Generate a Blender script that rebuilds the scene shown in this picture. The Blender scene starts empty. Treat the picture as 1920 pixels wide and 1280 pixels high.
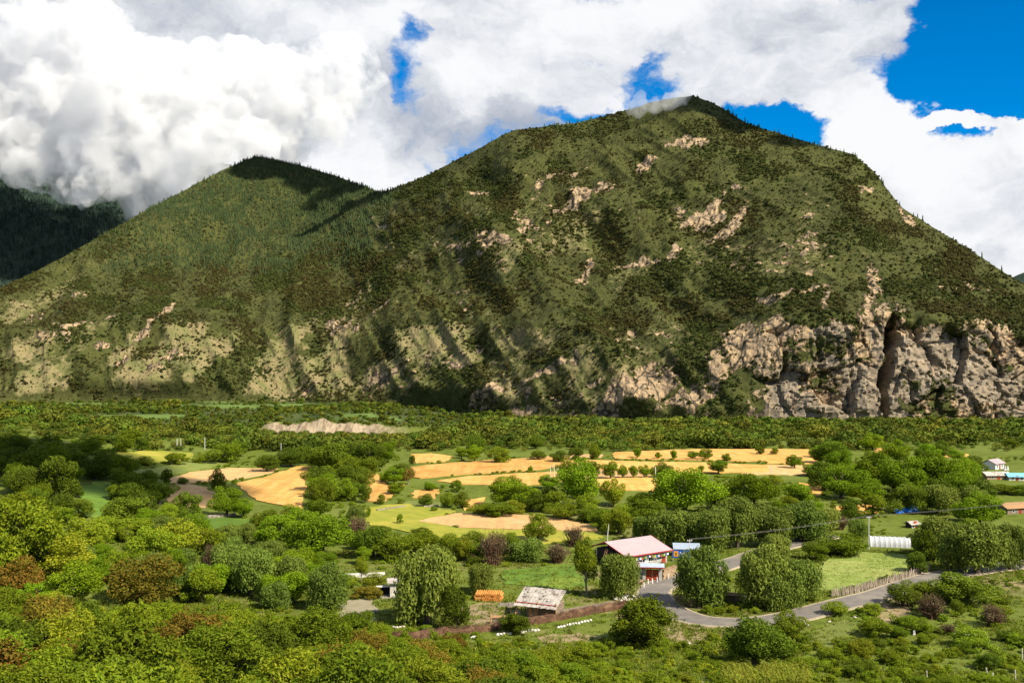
import bpy, bmesh, math, random
import numpy as np
from mathutils import Vector, Matrix
from mathutils.geometry import delaunay_2d_cdt

random.seed(7); RNG = np.random.default_rng(11)
S = bpy.context.scene
C = S.collection
R = math.radians

# ------------------------------------------------------------------ camera, sky, sun, exposure
CAMZ = 46.0; FPX = 2000.0                       # focal length in pixels of the 1920-wide photograph
cam = bpy.data.cameras.new('camera'); cam.sensor_width = 36.0; cam.lens = 36.0*FPX/1920.0
cam.clip_start = 0.5; cam.clip_end = 60000.0
camo = bpy.data.objects.new('camera', cam); C.objects.link(camo)
camo.location = (0, 0, CAMZ); camo.rotation_euler = (R(90), 0, 0)
S.camera = camo
S.render.resolution_x = 1024; S.render.resolution_y = 682

SUN_AZ = R(129); SUN_EL = R(44)                 # azimuth clockwise from +Y (view direction)
SUND = Vector((math.sin(SUN_AZ)*math.cos(SUN_EL), math.cos(SUN_AZ)*math.cos(SUN_EL), math.sin(SUN_EL)))
sl = bpy.data.lights.new('sun', 'SUN'); sl.energy = 5.0; sl.angle = R(0.53); sl.color = (1.0, 0.91, 0.74)
so = bpy.data.objects.new('sun', sl); C.objects.link(so)
so.rotation_euler = SUND.to_track_quat('Z', 'Y').to_euler(); so.location = (200, -200, 400)

S.view_settings.view_transform = 'Standard'; S.view_settings.look = 'None'
S.view_settings.exposure = 1.0; S.view_settings.gamma = 1.0; S.view_settings.use_curve_mapping = False
S.cycles.use_denoising = True
S.cycles.max_bounces = 10; S.cycles.diffuse_bounces = 3; S.cycles.glossy_bounces = 2
S.cycles.transmission_bounces = 3; S.cycles.volume_bounces = 8; S.cycles.transparent_max_bounces = 16
S.cycles.sample_clamp_indirect = 6.0
S.cycles.volume_step_rate = 0.1; S.cycles.volume_max_steps = 256


ALB = 0.74                                        # reflectance level of the ground and plants
class NT:
    """small helper that writes node graphs as expressions"""
    def __init__(s, tree): s.t = tree; s.n = tree.nodes; s.l = tree.links
    def new(s, kind, **kw):
        n = s.n.new(kind)
        for k, v in kw.items(): setattr(n, k, v)
        return n
    def put(s, sock, v):
        if hasattr(v, 'bl_idname') or isinstance(v, bpy.types.NodeSocket): s.l.new(v, sock)
        elif v is not None: sock.default_value = v
    def math(s, op, a, b=None, c=None, clamp=False):
        n = s.new('ShaderNodeMath', operation=op); n.use_clamp = clamp
        for i, v in enumerate((a, b, c)):
            if v is not None: s.put(n.inputs[i], v)
        return n.outputs[0]
    def vmath(s, op, a, b=None, scale=None):
        n = s.new('ShaderNodeVectorMath', operation=op)
        s.put(n.inputs[0], a)
        if b is not None: s.put(n.inputs[1], b)
        if scale is not None: s.put(n.inputs['Scale'], scale)
        return n.outputs[0]
    def noise(s, vec, scale, detail=5, rough=0.55, dist=0.0, out=0):
        n = s.new('ShaderNodeTexNoise'); s.put(n.inputs['Vector'], vec)
        n.inputs['Scale'].default_value = scale; n.inputs['Detail'].default_value = detail
        n.inputs['Roughness'].default_value = rough; n.inputs['Distortion'].default_value = dist
        return n.outputs[out]
    def smooth(s, v, lo, hi, a=0.0, b=1.0):
        n = s.new('ShaderNodeMapRange', interpolation_type='SMOOTHSTEP'); s.put(n.inputs[0], v)
        for i, x in zip((1, 2, 3, 4), (lo, hi, a, b)): s.put(n.inputs[i], x)
        return n.outputs[0]
    def mix(s, f, a, b, mode='MIX'):
        n = s.new('ShaderNodeMix', data_type='RGBA', blend_type=mode)
        s.put(n.inputs[0], f)
        for i, v in ((6, a), (7, b)): s.put(n.inputs[i], v if not isinstance(v, tuple) else (*v[:3], 1))
        return n.outputs[2]


def px_dir(px, py):
    return Vector(((px-960.0)/FPX, 1.0, (640.0-py)/FPX))


def make_world():
    w = bpy.data.worlds.new('World'); S.world = w; w.use_nodes = True
    t = w.node_tree; t.nodes.clear(); N = NT(t)
    sky = N.new('ShaderNodeTexSky', sky_type='NISHITA'); sky.sun_disc = False
    sky.sun_elevation = SUN_EL; sky.sun_rotation = SUN_AZ
    sky.altitude = 3200; sky.air_density = 1.0; sky.dust_density = 0.3; sky.ozone_density = 3.0
    tc = N.new('ShaderNodeTexCoord'); d = tc.outputs['Generated']
    hs = N.new('ShaderNodeHueSaturation'); hs.inputs['Saturation'].default_value = 1.5; hs.inputs['Value'].default_value = 1.12
    N.l.new(sky.outputs[0], hs.inputs['Color'])
    # cloud field: seamless 3-D noise over the sphere of directions, flattened towards the horizon
    st = N.vmath('MULTIPLY', d, (1.0, 1.0, 1.45))
    warp = N.noise(st, 3.6, 8, 0.6, out=1)
    wv = N.vmath('SCALE', N.vmath('SUBTRACT', warp, (0.5, 0.5, 0.5)), scale=0.26)
    sw = N.vmath('ADD', st, wv)
    sep = N.new('ShaderNodeSeparateXYZ'); N.l.new(N.vmath('ADD', d, N.vmath('SCALE', wv, scale=0.95)), sep.inputs[0])
    u = N.math('ARCTAN2', sep.outputs[0], sep.outputs[1]); v = sep.outputs[2]
    big = N.noise(sw, 3.1, 9, 0.56)
    fine = N.noise(sw, 8.5, 8, 0.6)
    den = N.math('ADD', N.math('MULTIPLY_ADD', big, 4.0, -2.0), N.math('MULTIPLY_ADD', fine, 3.8, -1.9))
    den = N.math('ADD', den, 0.35)
    def blob(px, py, rx, ry, wgt):
        nonlocal den
        D = px_dir(px, py).normalized(); u0 = math.atan2(D.x, D.y); v0 = D.z
        a = N.math('MULTIPLY', N.math('SUBTRACT', u, u0), FPX/rx); b = N.math('MULTIPLY', N.math('SUBTRACT', v, v0), FPX/ry)
        q = N.math('ADD', N.math('MULTIPLY', a, a), N.math('MULTIPLY', b, b))
        den = N.math('MULTIPLY_ADD', N.smooth(q, 1.0, 0.0), wgt, den)
    for bl in ((300, 150, 620, 330, 1.1), (150, 300, 420, 200, .8), (560, 260, 420, 220, 1.0), (1010, 90, 240, 170, 1.0),
               (940, 230, 250, 120, .6), (1440, 70, 330, 170, 1.25), (1600, 190, 200, 80, .7),
               (1770, 350, 330, 190, 1.9), (1930, 440, 260, 260, 1.5), (620, 60, 330, 160, .7),
               (790, 170, 88, 125, -1.45), (1215, 145, 95, 80, -1.35), (1225, 40, 40, 60, -.6), (1100, 225, 110, 40, -1.1), (1470, 235, 150, 62, -1.9),
               (1840, 95, 175, 165, -2.6), (1930, 150, 140, 90, -1.6), (1815, 262, 60, 40, -1.1), (1850, 225, 200, 22, 1.6), (1850, 262, 110, 26, -1.6)):
        blob(*bl)
    mask = N.smooth(den, -0.15, 0.75)
    # relief of the billows: density here against density a little towards the sun
    so_ = N.vmath('ADD', sw, tuple(SUND*0.05 + Vector((0, 0, 0.035))))
    big2 = N.noise(so_, 3.1, 9, 0.56); fine2 = N.noise(so_, 8.5, 8, 0.6)
    rel = N.math('ADD', N.math('MULTIPLY', N.math('SUBTRACT', big, big2), 4.2), N.math('MULTIPLY', N.math('SUBTRACT', fine, fine2), 2.2))
    soft = N.noise(sw, 2.0, 5, 0.5)
    sh = N.math('ADD', rel, N.math('MULTIPLY_ADD', soft, 1.5, -0.02))
    sh = N.math('ADD', sh, N.smooth(u, -0.42, -0.05, -0.32, 0.0))
    sh = N.smooth(sh, -0.35, 1.35)
    cc = N.mix(sh, (3.0, 3.35, 4.0), (6.9, 6.95, 7.1))
    col = N.mix(mask, hs.outputs[0], cc)
    bg = N.new('ShaderNodeBackground'); bg.inputs['Strength'].default_value = 0.07
    N.l.new(col, bg.inputs['Color'])
    out = N.new('ShaderNodeOutputWorld'); N.l.new(bg.outputs[0], out.inputs[0])
make_world()

# ------------------------------------------------------------------ numeric noise
def _h(ix, iy, iz, seed):
    n = (ix.astype(np.int64)*374761393 + iy.astype(np.int64)*668265263 + iz.astype(np.int64)*2147483647 + seed*1274126177) & 0xffffffff
    n = ((n ^ (n >> 13))*1274126177) & 0xffffffff
    n = ((n ^ (n >> 16))*2246822519) & 0xffffffff
    return ((n ^ (n >> 15)) & 0xffffff)/16777215.0
def vn(x, y, z=0.0, seed=0):
    x, y, z = np.broadcast_arrays(np.asarray(x, float), np.asarray(y, float), np.asarray(z, float))
    ix, iy, iz = np.floor(x), np.floor(y), np.floor(z)
    fx, fy, fz = x-ix, y-iy, z-iz
    fx = fx*fx*fx*(fx*(fx*6-15)+10); fy = fy*fy*fy*(fy*(fy*6-15)+10); fz = fz*fz*fz*(fz*(fz*6-15)+10)
    def hh(a, b, c): return _h(ix+a, iy+b, iz+c, seed)
    def lp(a, b, t): return a+(b-a)*t
    r = lp(lp(hh(0,0,0), hh(1,0,0), fx), lp(hh(0,1,0), hh(1,1,0), fx), fy)
    if np.any(fz > 0):
        r = lp(r, lp(lp(hh(0,0,1), hh(1,0,1), fx), lp(hh(0,1,1), hh(1,1,1), fx), fy), fz)
    return r*2-1
def fbm(x, y, z=0.0, o=5, seed=0, gain=0.5):
    t = 0; a = 1; f = 1; s = 0
    for i in range(o):
        t = t + a*vn(np.asarray(x)*f+i*17.3, np.asarray(y)*f-i*9.1, np.asarray(z)*f, seed+i); s += a; a *= gain; f *= 2.03
    return t/s
def ridged(x, y, o=4, seed=0):
    t = 0; a = 1; f = 1; s = 0
    for i in range(o):
        t = t + a*(1-2*np.abs(vn(np.asarray(x)*f+i*7.7, np.asarray(y)*f+i*3.1, 0, seed+i))); s += a; a *= .5; f *= 2.1
    return t/s
def ss(t): t = np.clip(t, 0, 1); return t*t*(3-2*t)

# ------------------------------------------------------------------ the lie of the land
def H(x, y):
    x = np.asarray(x, float); y = np.asarray(y, float)
    a = x/np.maximum(y, 60)
    zv = -53/820.0*np.where(y-480 > 300, y-480, 40*np.log1p(np.exp(np.clip((y-480)/40, -30, 30))))
    zv = np.maximum(zv, -56)
    zg = np.interp(y, [0, 480, 600, 660, 850, 1200, 1292, 1312, 1335, 1350, 1700, 3000], [0, 0, -6.5, -12, -66, -80, -80, -78, -64, -57.5, -49, -44])
    bl = ss((-0.085-a)/0.05)*ss((a+0.24)/0.015) + ss((-0.405-a)/0.03)
    zs = np.interp(y, [0, 480, 600, 660, 850, 1200, 1300, 1700, 3000], [0, 0, -6.5, -12, -66, -78, -70, -49, -44])
    zg = zs+(zg-zs)*np.clip(bl, 0, 1)
    w = ss((-0.02-a)/0.075)
    z = zv+(zg-zv)*w
    z = z + ss((y-1180)/60)*(1-ss((y-1420)/150))*w*(4.5*fbm(x/40, y/90, 0, 3, 31)+bl*(5*ridged(x/17, y/200, 4, 33)-1.5+4.5*np.exp(-((a+.177)/.005)**2)))
    t = 152-0.35*x-y
    zh = 0.25*12*np.log1p(np.exp(np.clip(t/12, -30, 30)))
    zh = 36.5-6*np.log1p(np.exp(np.clip((36.5-zh)/6, -30, 30)))
    z = z+zh-(36.5-6*np.log1p(math.exp(36.5/6)))
    z = z+8.5*ss((-a-.25)/.22)*ss((y-170)/150)*(1-ss((y-520)/200))
    return z+(0.35*fbm(x/26, y/26, 0, 3, 5))*(1-ss((y-500)/300))

_ys = np.concatenate([np.arange(6, 420, .5), np.geomspace(420, 1500, 900)])
def at(px, py, dz=0.0):
    """the point of the ground seen at a pixel of the photograph"""
    k = (px-960)/FPX; m = (640-py)/FPX
    f = CAMZ+m*_ys-H(k*_ys, _ys)
    i = np.argmax(f < 0) if np.any(f < 0) else len(_ys)-1
    if i == 0: y = _ys[0]
    else:
        a, b = _ys[i-1], _ys[i]; fa, fb = f[i-1], f[i]
        y = a+(b-a)*fa/(fa-fb) if fa > fb else b
    x = k*y
    return Vector((x, y, float(H(x, y))+dz))
def on(x, y, dz=0.0): return Vector((x, y, float(H(x, y))+dz))
def to_px(p): return (960+FPX*p[0]/p[1], 640-FPX*(p[2]-CAMZ)/p[1])

# ------------------------------------------------------------------ materials
def mat(name, c1, c2=None, rough=.85, scale=1.0, detail=4, bump=0.0, spec=.25, metal=0, lo=.35, hi=.65, stretch=None, c3=None, rows=None):
    m = bpy.data.materials.new(name); m.use_nodes = True; N = NT(m.node_tree)
    b = m.node_tree.nodes['Principled BSDF']
    b.inputs['Roughness'].default_value = rough; b.inputs['Specular IOR Level'].default_value = spec; b.inputs['Metallic'].default_value = metal
    g = N.new('ShaderNodeNewGeometry'); vec = g.outputs['Position']
    if stretch: vec = N.vmath('MULTIPLY', vec, stretch)
    n = N.noise(vec, scale, detail, .6)
    col = N.mix(N.smooth(n, lo, hi), c1, c2 or tuple(x*.75 for x in c1))
    if c3:
        col = N.mix(N.smooth(N.noise(vec, scale*.23, 3, .6), .5, .68), col, c3)
    if rows:
        col = N.mix(N.math('MULTIPLY', N.smooth(N.noise(N.vmath('MULTIPLY', g.outputs['Position'], (1.0, .06, 1)), rows, 3, .6), .42, .62), .55), col, tuple(x*.72 for x in c1))
        col = N.mix(N.math('MULTIPLY', N.smooth(N.noise(g.outputs['Position'], .09, 6, .65), .52, .7), .5), col, (c1[0]*1.15, c1[1]*1.25, c1[2]*1.6))
    oi = N.new('ShaderNodeObjectInfo')
    hsv = N.new('ShaderNodeHueSaturation'); N.l.new(col, hsv.inputs['Color'])
    N.l.new(N.math('MULTIPLY_ADD', oi.outputs['Random'], .3*ALB, .85*ALB), hsv.inputs['Value'])
    N.l.new(hsv.outputs[0], b.inputs['Base Color'])
    if bump:
        bp = N.new('ShaderNodeBump'); bp.inputs['Strength'].default_value = 1.0; bp.inputs['Distance'].default_value = bump
        N.l.new(n, bp.inputs['Height']); N.l.new(bp.outputs[0], b.inputs['Normal'])
    return m

def leaf_mat(name, c1, c2, var=.35, hue=.03, transl=.3, c3=None, drift=None):
    m = bpy.data.materials.new(name); m.use_nodes = True; N = NT(m.node_tree); t = m.node_tree
    b = t.nodes['Principled BSDF']; b.inputs['Roughness'].default_value = .7; b.inputs['Specular IOR Level'].default_value = .07
    at_ = N.new('ShaderNodeAttribute', attribute_name='rnd')
    col = N.mix(at_.outputs['Fac'], c1, c2)
    if c3: col = N.mix(N.smooth(at_.outputs['Fac'], .8, .95), col, c3)
    if drift:
        g = N.new('ShaderNodeNewGeometry'); col = N.mix(N.smooth(N.noise(g.outputs['Position'], drift[0], 5, .6), .42, .6), col, drift[1])
    oi = N.new('ShaderNodeObjectInfo')
    hsv = N.new('ShaderNodeHueSaturation'); N.l.new(col, hsv.inputs['Color'])
    N.l.new(N.math('MULTIPLY_ADD', oi.outputs['Random'], var*2*ALB, (1-var)*ALB), hsv.inputs['Value'])
    r2 = N.math('FRACT', N.math('MULTIPLY', oi.outputs['Random'], 17.31))
    N.l.new(N.math('MULTIPLY_ADD', r2, hue*2, .5-hue), hsv.inputs['Hue'])
    N.l.new(hsv.outputs[0], b.inputs['Base Color'])
    tr = N.new('ShaderNodeBsdfTranslucent')
    tcol = N.mix(.5, hsv.outputs[0], (.35, .5, .03), 'MULTIPLY'); N.l.new(N.mix(.45, hsv.outputs[0], tcol), tr.inputs['Color'])
    mx = N.new('ShaderNodeMixShader'); mx.inputs[0].default_value = transl
    N.l.new(b.outputs[0], mx.inputs[1]); N.l.new(tr.outputs[0], mx.inputs[2])
    N.l.new(mx.outputs[0], t.nodes['Material Output'].inputs['Surface'])
    return m

# ------------------------------------------------------------------ object helpers
def mesh(name, v, f, m=None, smooth=False):
    me = bpy.data.meshes.new(name); me.from_pydata(v, [], f); me.update()
    if m: me.materials.append(m)
    if smooth: me.polygons.foreach_set('use_smooth', np.ones(len(me.polygons), bool))
    return me
def link(name, data, parent=None, loc=None, rot=None, sc=None):
    o = bpy.data.objects.new(name, data); C.objects.link(o)
    if parent: o.parent = parent
    if loc is not None: o.location = loc
    if rot is not None: o.rotation_euler = rot
    if sc is not None: o.scale = sc
    return o
def tag(o, label=None, cat=None, group=None, kind=None):
    if label: o['label'] = label
    if cat: o['category'] = cat
    if group: o['group'] = group
    if kind: o['kind'] = kind
    return o
def thing(name, label, cat, loc, rz=0, group=None):
    o = link(name, None, None, loc, (0, 0, rz)); o.empty_display_size = .5
    return tag(o, label, cat, group)
_cubes = {}
def box(name, parent, size, loc, m, rot=(0, 0, 0)):
    """a beam or board with slightly broken edges; its mesh is shared by all boxes of one material"""
    if m.name not in _cubes:
        bm = bmesh.new(); bmesh.ops.create_cube(bm, size=1)
        me = bpy.data.meshes.new('block_'+m.name); bm.to_mesh(me); bm.free(); me.materials.append(m); _cubes[m.name] = me
    return link(name, _cubes[m.name], parent, loc, rot, size)
_logs = {}
def log(name, parent, r, length, loc, m, rot=(0, 0, 0)):
    if m.name not in _logs:
        bm = bmesh.new(); bmesh.ops.create_cone(bm, cap_ends=True, segments=8, radius1=1, radius2=.9, depth=1)
        bmesh.ops.rotate(bm, verts=bm.verts, matrix=Matrix.Rotation(R(90), 3, 'Y'))
        me = bpy.data.meshes.new('log_'+m.name); bm.to_mesh(me); bm.free(); me.materials.append(m); _logs[m.name] = me
    return link(name, _logs[m.name], parent, loc, rot, (length, r, r))
def prism(name, parent, pts, y0, y1, m, loc=(0, 0, 0), rot=(0, 0, 0)):
    """outline pts (x,z) drawn out from y0 to y1"""
    n = len(pts); v = [(x, y0, z) for x, z in pts]+[(x, y1, z) for x, z in pts]
    f = [tuple(range(n)), tuple(range(2*n-1, n-1, -1))]+[(i, i+n, (i+1) % n+n, (i+1) % n) for i in range(n)]
    me = mesh(name, v, f, m); bm = bmesh.new(); bm.from_mesh(me); bmesh.ops.recalc_face_normals(bm, faces=bm.faces); bm.to_mesh(me); bm.free()
    return link(name, me, parent, loc, rot)
def tube(v, f, pts, rad, sides=6):
    b = len(v); pts = [Vector(p) for p in pts]
    for i, p in enumerate(pts):
        d = (pts[min(i+1, len(pts)-1)]-pts[max(i-1, 0)]).normalized(); a = d.orthogonal().normalized(); c = d.cross(a)
        for k in range(sides):
            t = 2*math.pi*k/sides; v.append(tuple(p+(a*math.cos(t)+c*math.sin(t))*rad[i]))
    for i in range(len(pts)-1):
        for k in range(sides):
            f.append((b+i*sides+k, b+i*sides+(k+1) % sides, b+(i+1)*sides+(k+1) % sides, b+(i+1)*sides+k))
    f.append(tuple(b+k for k in range(sides))[::-1]); f.append(tuple(b+(len(pts)-1)*sides+k for k in range(sides)))

def ground_sheet(name, X, Y, Z, m, attrs=None, smooth=True):
    nr, nc = X.shape; v = np.stack([X, Y, Z], -1).reshape(-1, 3)
    i = np.arange((nr-1)*(nc-1)); r = i//(nc-1); c = i % (nc-1); a = r*nc+c
    f = np.stack([a, a+1, a+1+nc, a+nc], -1)
    me = bpy.data.meshes.new(name)
    me.vertices.add(len(v)); me.vertices.foreach_set('co', v.ravel())
    me.loops.add(f.size); me.loops.foreach_set('vertex_index', f.ravel().astype(np.int32))
    me.polygons.add(len(f)); me.polygons.foreach_set('loop_start', np.arange(0, f.size, 4, dtype=np.int32))
    me.update(calc_edges=True); me.validate()
    me.polygons.foreach_set('use_smooth', np.full(len(f), smooth))
    for k, arr in (attrs or {}).items():
        at_ = me.attributes.new(k, 'FLOAT', 'POINT'); at_.data.foreach_set('value', arr.ravel().astype(np.float32))
    me.materials.append(m)
    return link(name, me)

def inside(poly, x, y):
    x = np.asarray(x); y = np.asarray(y); r = np.zeros(np.broadcast(x, y).shape, bool); n = len(poly)
    for i in range(n):
        (x0, y0), (x1, y1) = poly[i], poly[(i+1) % n]
        if y0 == y1: continue
        r ^= ((y0 > y) != (y1 > y)) & (x < (x1-x0)*(y-y0)/(y1-y0)+x0)
    return r

def instancer(name, pts, sc, rz, proto, label, zsc=None):
    """uncountable cover: one object that sets copies of a small plant on given points"""
    me = bpy.data.meshes.new(name); me.vertices.add(len(pts)); me.vertices.foreach_set('co', np.asarray(pts, np.float32).ravel())
    if zsc is None: zsc = sc
    a = me.attributes.new('sc', 'FLOAT_VECTOR', 'POINT'); a.data.foreach_set('vector', np.stack([sc, sc, zsc], -1).astype(np.float32).ravel())
    a = me.attributes.new('rt', 'FLOAT_VECTOR', 'POINT'); a.data.foreach_set('vector', np.stack([rz*0, rz*0, rz], -1).astype(np.float32).ravel())
    o = link(name, me); tag(o, label, None, None, 'stuff')
    g = bpy.data.node_groups.new(name, 'GeometryNodeTree')
    g.interface.new_socket('Geometry', in_out='INPUT', socket_type='NodeSocketGeometry')
    g.interface.new_socket('Geometry', in_out='OUTPUT', socket_type='NodeSocketGeometry')
    n = g.nodes; gi = n.new('NodeGroupInput'); go = n.new('NodeGroupOutput'); ip = n.new('GeometryNodeInstanceOnPoints')
    oi = n.new('GeometryNodeObjectInfo'); oi.inputs['Object'].default_value = proto; oi.inputs['As Instance'].default_value = True
    s1 = n.new('GeometryNodeInputNamedAttribute'); s1.data_type = 'FLOAT_VECTOR'; s1.inputs[0].default_value = 'sc'
    s2 = n.new('GeometryNodeInputNamedAttribute'); s2.data_type = 'FLOAT_VECTOR'; s2.inputs[0].default_value = 'rt'
    l = g.links; l.new(gi.outputs[0], ip.inputs['Points']); l.new(oi.outputs['Geometry'], ip.inputs['Instance'])
    l.new(s1.outputs[0], ip.inputs['Scale']); l.new(s2.outputs[0], ip.inputs['Rotation']); l.new(ip.outputs[0], go.inputs[0])
    md = o.modifiers.new('cover', 'NODES'); md.node_group = g
    return o

# ------------------------------------------------------------------ fields, roads, clearings: outlines read off the photograph, laid on the ground
def world_poly(pp, step=3.0):
    w = [at(*p) for p in pp]; out = []
    for i, a in enumerate(w):
        b = w[(i+1) % len(w)]; n = max(1, int((b-a).length/step))
        for k in range(n): out.append((a.x+(b.x-a.x)*k/n, a.y+(b.y-a.y)*k/n))
    return out
def ragged(poly, amp):
    return [(x+amp*float(vn(x/3.1, y/3.1, 0, 3)), y+amp*float(vn(x/3.1, y/3.1, 0, 4))) for x, y in poly]
def drape(name, pp, h, m, label, kind='structure', step=4.0, wob=.4, rough=.05):
    poly = ragged(world_poly(pp, step*.5), wob)
    xs = [p[0] for p in poly]; ys = [p[1] for p in poly]
    gx, gy = np.meshgrid(np.arange(min(xs), max(xs), step), np.arange(min(ys), max(ys), step))
    gx = gx.ravel()+RNG.uniform(-.2, .2, gx.size)*step; gy = gy.ravel()+RNG.uniform(-.2, .2, gy.size)*step
    k = inside(poly, gx, gy); pts = [Vector(p) for p in poly]+[Vector((a, b)) for a, b in zip(gx[k], gy[k])]
    n = len(poly)
    vs, es, fs, ov, oe, of = delaunay_2d_cdt(pts, [], [list(range(n))], 1, 1e-4)
    X = np.array([p.x for p in vs]); Y = np.array([p.y for p in vs])
    Z = H(X, Y)+h+rough*fbm(X/5, Y/5, 0, 2, 9)
    v = [tuple(p) for p in np.stack([X, Y, Z], -1)]; f = [tuple(t) for t in fs]
    orient = sum((v[t[1]][0]-v[t[0]][0])*(v[t[2]][1]-v[t[0]][1])-(v[t[1]][1]-v[t[0]][1])*(v[t[2]][0]-v[t[0]][0]) for t in f)
    if orient < 0: f = [t[::-1] for t in f]
    cnt = {}
    for t in f:
        for a, b in zip(t, t[1:]+t[:1]): cnt[(a, b)] = 1
    base = {}
    for (a, b) in list(cnt):
        if (b, a) not in cnt:
            for q in (a, b):
                if q not in base: base[q] = len(v); v.append((v[q][0], v[q][1], v[q][2]-h-.25))
            f.append((b, a, base[a], base[b]))
    o = link(name, mesh(name, v, f, m)); tag(o, label, None, None, kind)
    return o, poly

M_WHEAT = mat('ripe_wheat', (.70, .365, .080), (.78, .455, .145), .9, .35, 6, .05, c3=(.60, .30, .06), rows=.35)
M_STUB = mat('wheat_stubble', (.72, .455, .20), (.61, .355, .125), .9, .5, 6, .04, rows=.5)
M_YEL = mat('yellow_crop', (.36, .34, .035), (.25, .28, .025), .9, .25, 5, .05, c3=(.42, .37, .05))
M_OLIVE = mat('young_crop', (.20, .225, .045), (.15, .19, .03), .9, .3, 4, .04)
M_MEADOW = mat('meadow_grass', (.115, .20, .018), (.08, .15, .014), .9, .3, 6, .06, c3=(.18, .25, .03))
M_HAY = mat('pale_meadow', (.27, .32, .07), (.20, .27, .045), .9, .22, 6, .08, c3=(.33, .34, .10))
M_DIRT = mat('trodden_earth', (.33, .25, .14), (.25, .19, .10), .95, .8, 6, .03, c3=(.24, .22, .08))
M_FLOOR = mat('threshing_floor', (.36, .32, .22), (.30, .26, .16), .95, .9, 5, .02)

WHEAT = [ # outline, material, height, label
 ([(318,897),(355,885),(430,877),(520,878),(512,887),(455,897),(390,903),(320,906)], M_STUB, .35, 'long pale wheat strip left of the big orange wheat field'),
 ([(440,906),(505,893),(560,874),(582,875),(574,900),(566,955),(530,948),(480,938)], M_WHEAT, .6, 'largest orange wheat field on the left, beside a column of dark trees'),
 ([(306,912),(345,905),(385,914),(410,930),(412,945),(380,952),(320,945)], M_STUB, .4, 'small rounded wheat plot behind the round dark tree'),
 ([(770,852),(810,850),(848,856),(835,866),(772,868)], M_WHEAT, .5, 'small far wheat patch at the wood edge'),
 ([(745,880),(800,872),(900,864),(980,860),(1060,856),(1085,870),(1000,882),(880,889),(790,897),(745,893)], M_WHEAT, .6, 'broad orange wheat field in the middle distance'),
 ([(815,902),(880,893),(1000,886),(1060,884),(1050,905),(960,912),(880,909)], M_WHEAT, .5, 'wheat strip in front of the broad orange field'),
 ([(683,890),(722,887),(722,908),(683,910)], M_WHEAT, .5, 'narrow upright wheat plot between dark trees'),
 ([(672,912),(758,909),(738,930),(715,942),(690,940)], M_WHEAT, .6, 'square wheat plot by the green lane'),
 ([(775,920),(826,918),(818,935),(772,934)], M_WHEAT, .5, 'tiny wheat plot behind three round shrubs'),
 ([(868,940),(908,932),(905,952),(872,956)], M_WHEAT, .5, 'tiny wheat corner below the hedge'),
 ([(782,978),(850,963),(1000,967),(1120,985),(1122,997),(1000,993),(860,989)], M_STUB, .5, 'long reaped wheat strip above the yellow meadow'),
 ([(1125,897),(1235,893),(1230,921),(1140,920),(1085,905)], M_WHEAT, .6, 'wheat field behind the row of small trees'),
 ([(1085,862),(1200,866),(1340,868),(1440,872),(1440,886),(1300,887),(1120,880)], M_WHEAT, .6, 'wide wheat field on the right with shrubs along its back edge'),
 ([(1150,848),(1330,842),(1430,842),(1532,843),(1532,858),(1400,866),(1240,862),(1150,860)], M_WHEAT, .6, 'farthest broad wheat field below the wooded plain'),
 ([(1400,872),(1540,874),(1575,872),(1560,888),(1480,891),(1390,890)], M_STUB, .5, 'pale wheat field behind the leafy walnut trees'),
 ([(1500,905),(1540,912),(1535,930),(1490,926)], M_WHEAT, .5, 'small wheat gap between two leafy trees'),
 ([(1640,841),(1700,840),(1702,848),(1642,849)], M_WHEAT, .5, 'thin far wheat strip above the grove'),
 ([(1760,851),(1815,851),(1812,857),(1762,857)], M_WHEAT, .5, 'thin far wheat strip near the small pink roof'),
 ([(1568,950),(1610,942),(1650,950),(1645,962),(1575,962)], M_WHEAT, .5, 'small wheat patch left of the blue tarpaulin'),
 ([(1052,884),(1120,881),(1190,884),(1250,889),(1236,895),(1125,898),(1050,903)], M_STUB, .5, 'wheat strip joining the broad field to the right fields'),
 ([(1430,858),(1530,860),(1545,870),(1440,870)], M_WHEAT, .5, 'wheat strip left of the dark far trees'),
 ([(905,866),(1000,858),(1075,852),(1130,852),(1130,858),(1040,857),(930,868)], M_STUB, .45, 'pale wheat strip at the back of the broad field'),
]
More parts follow.
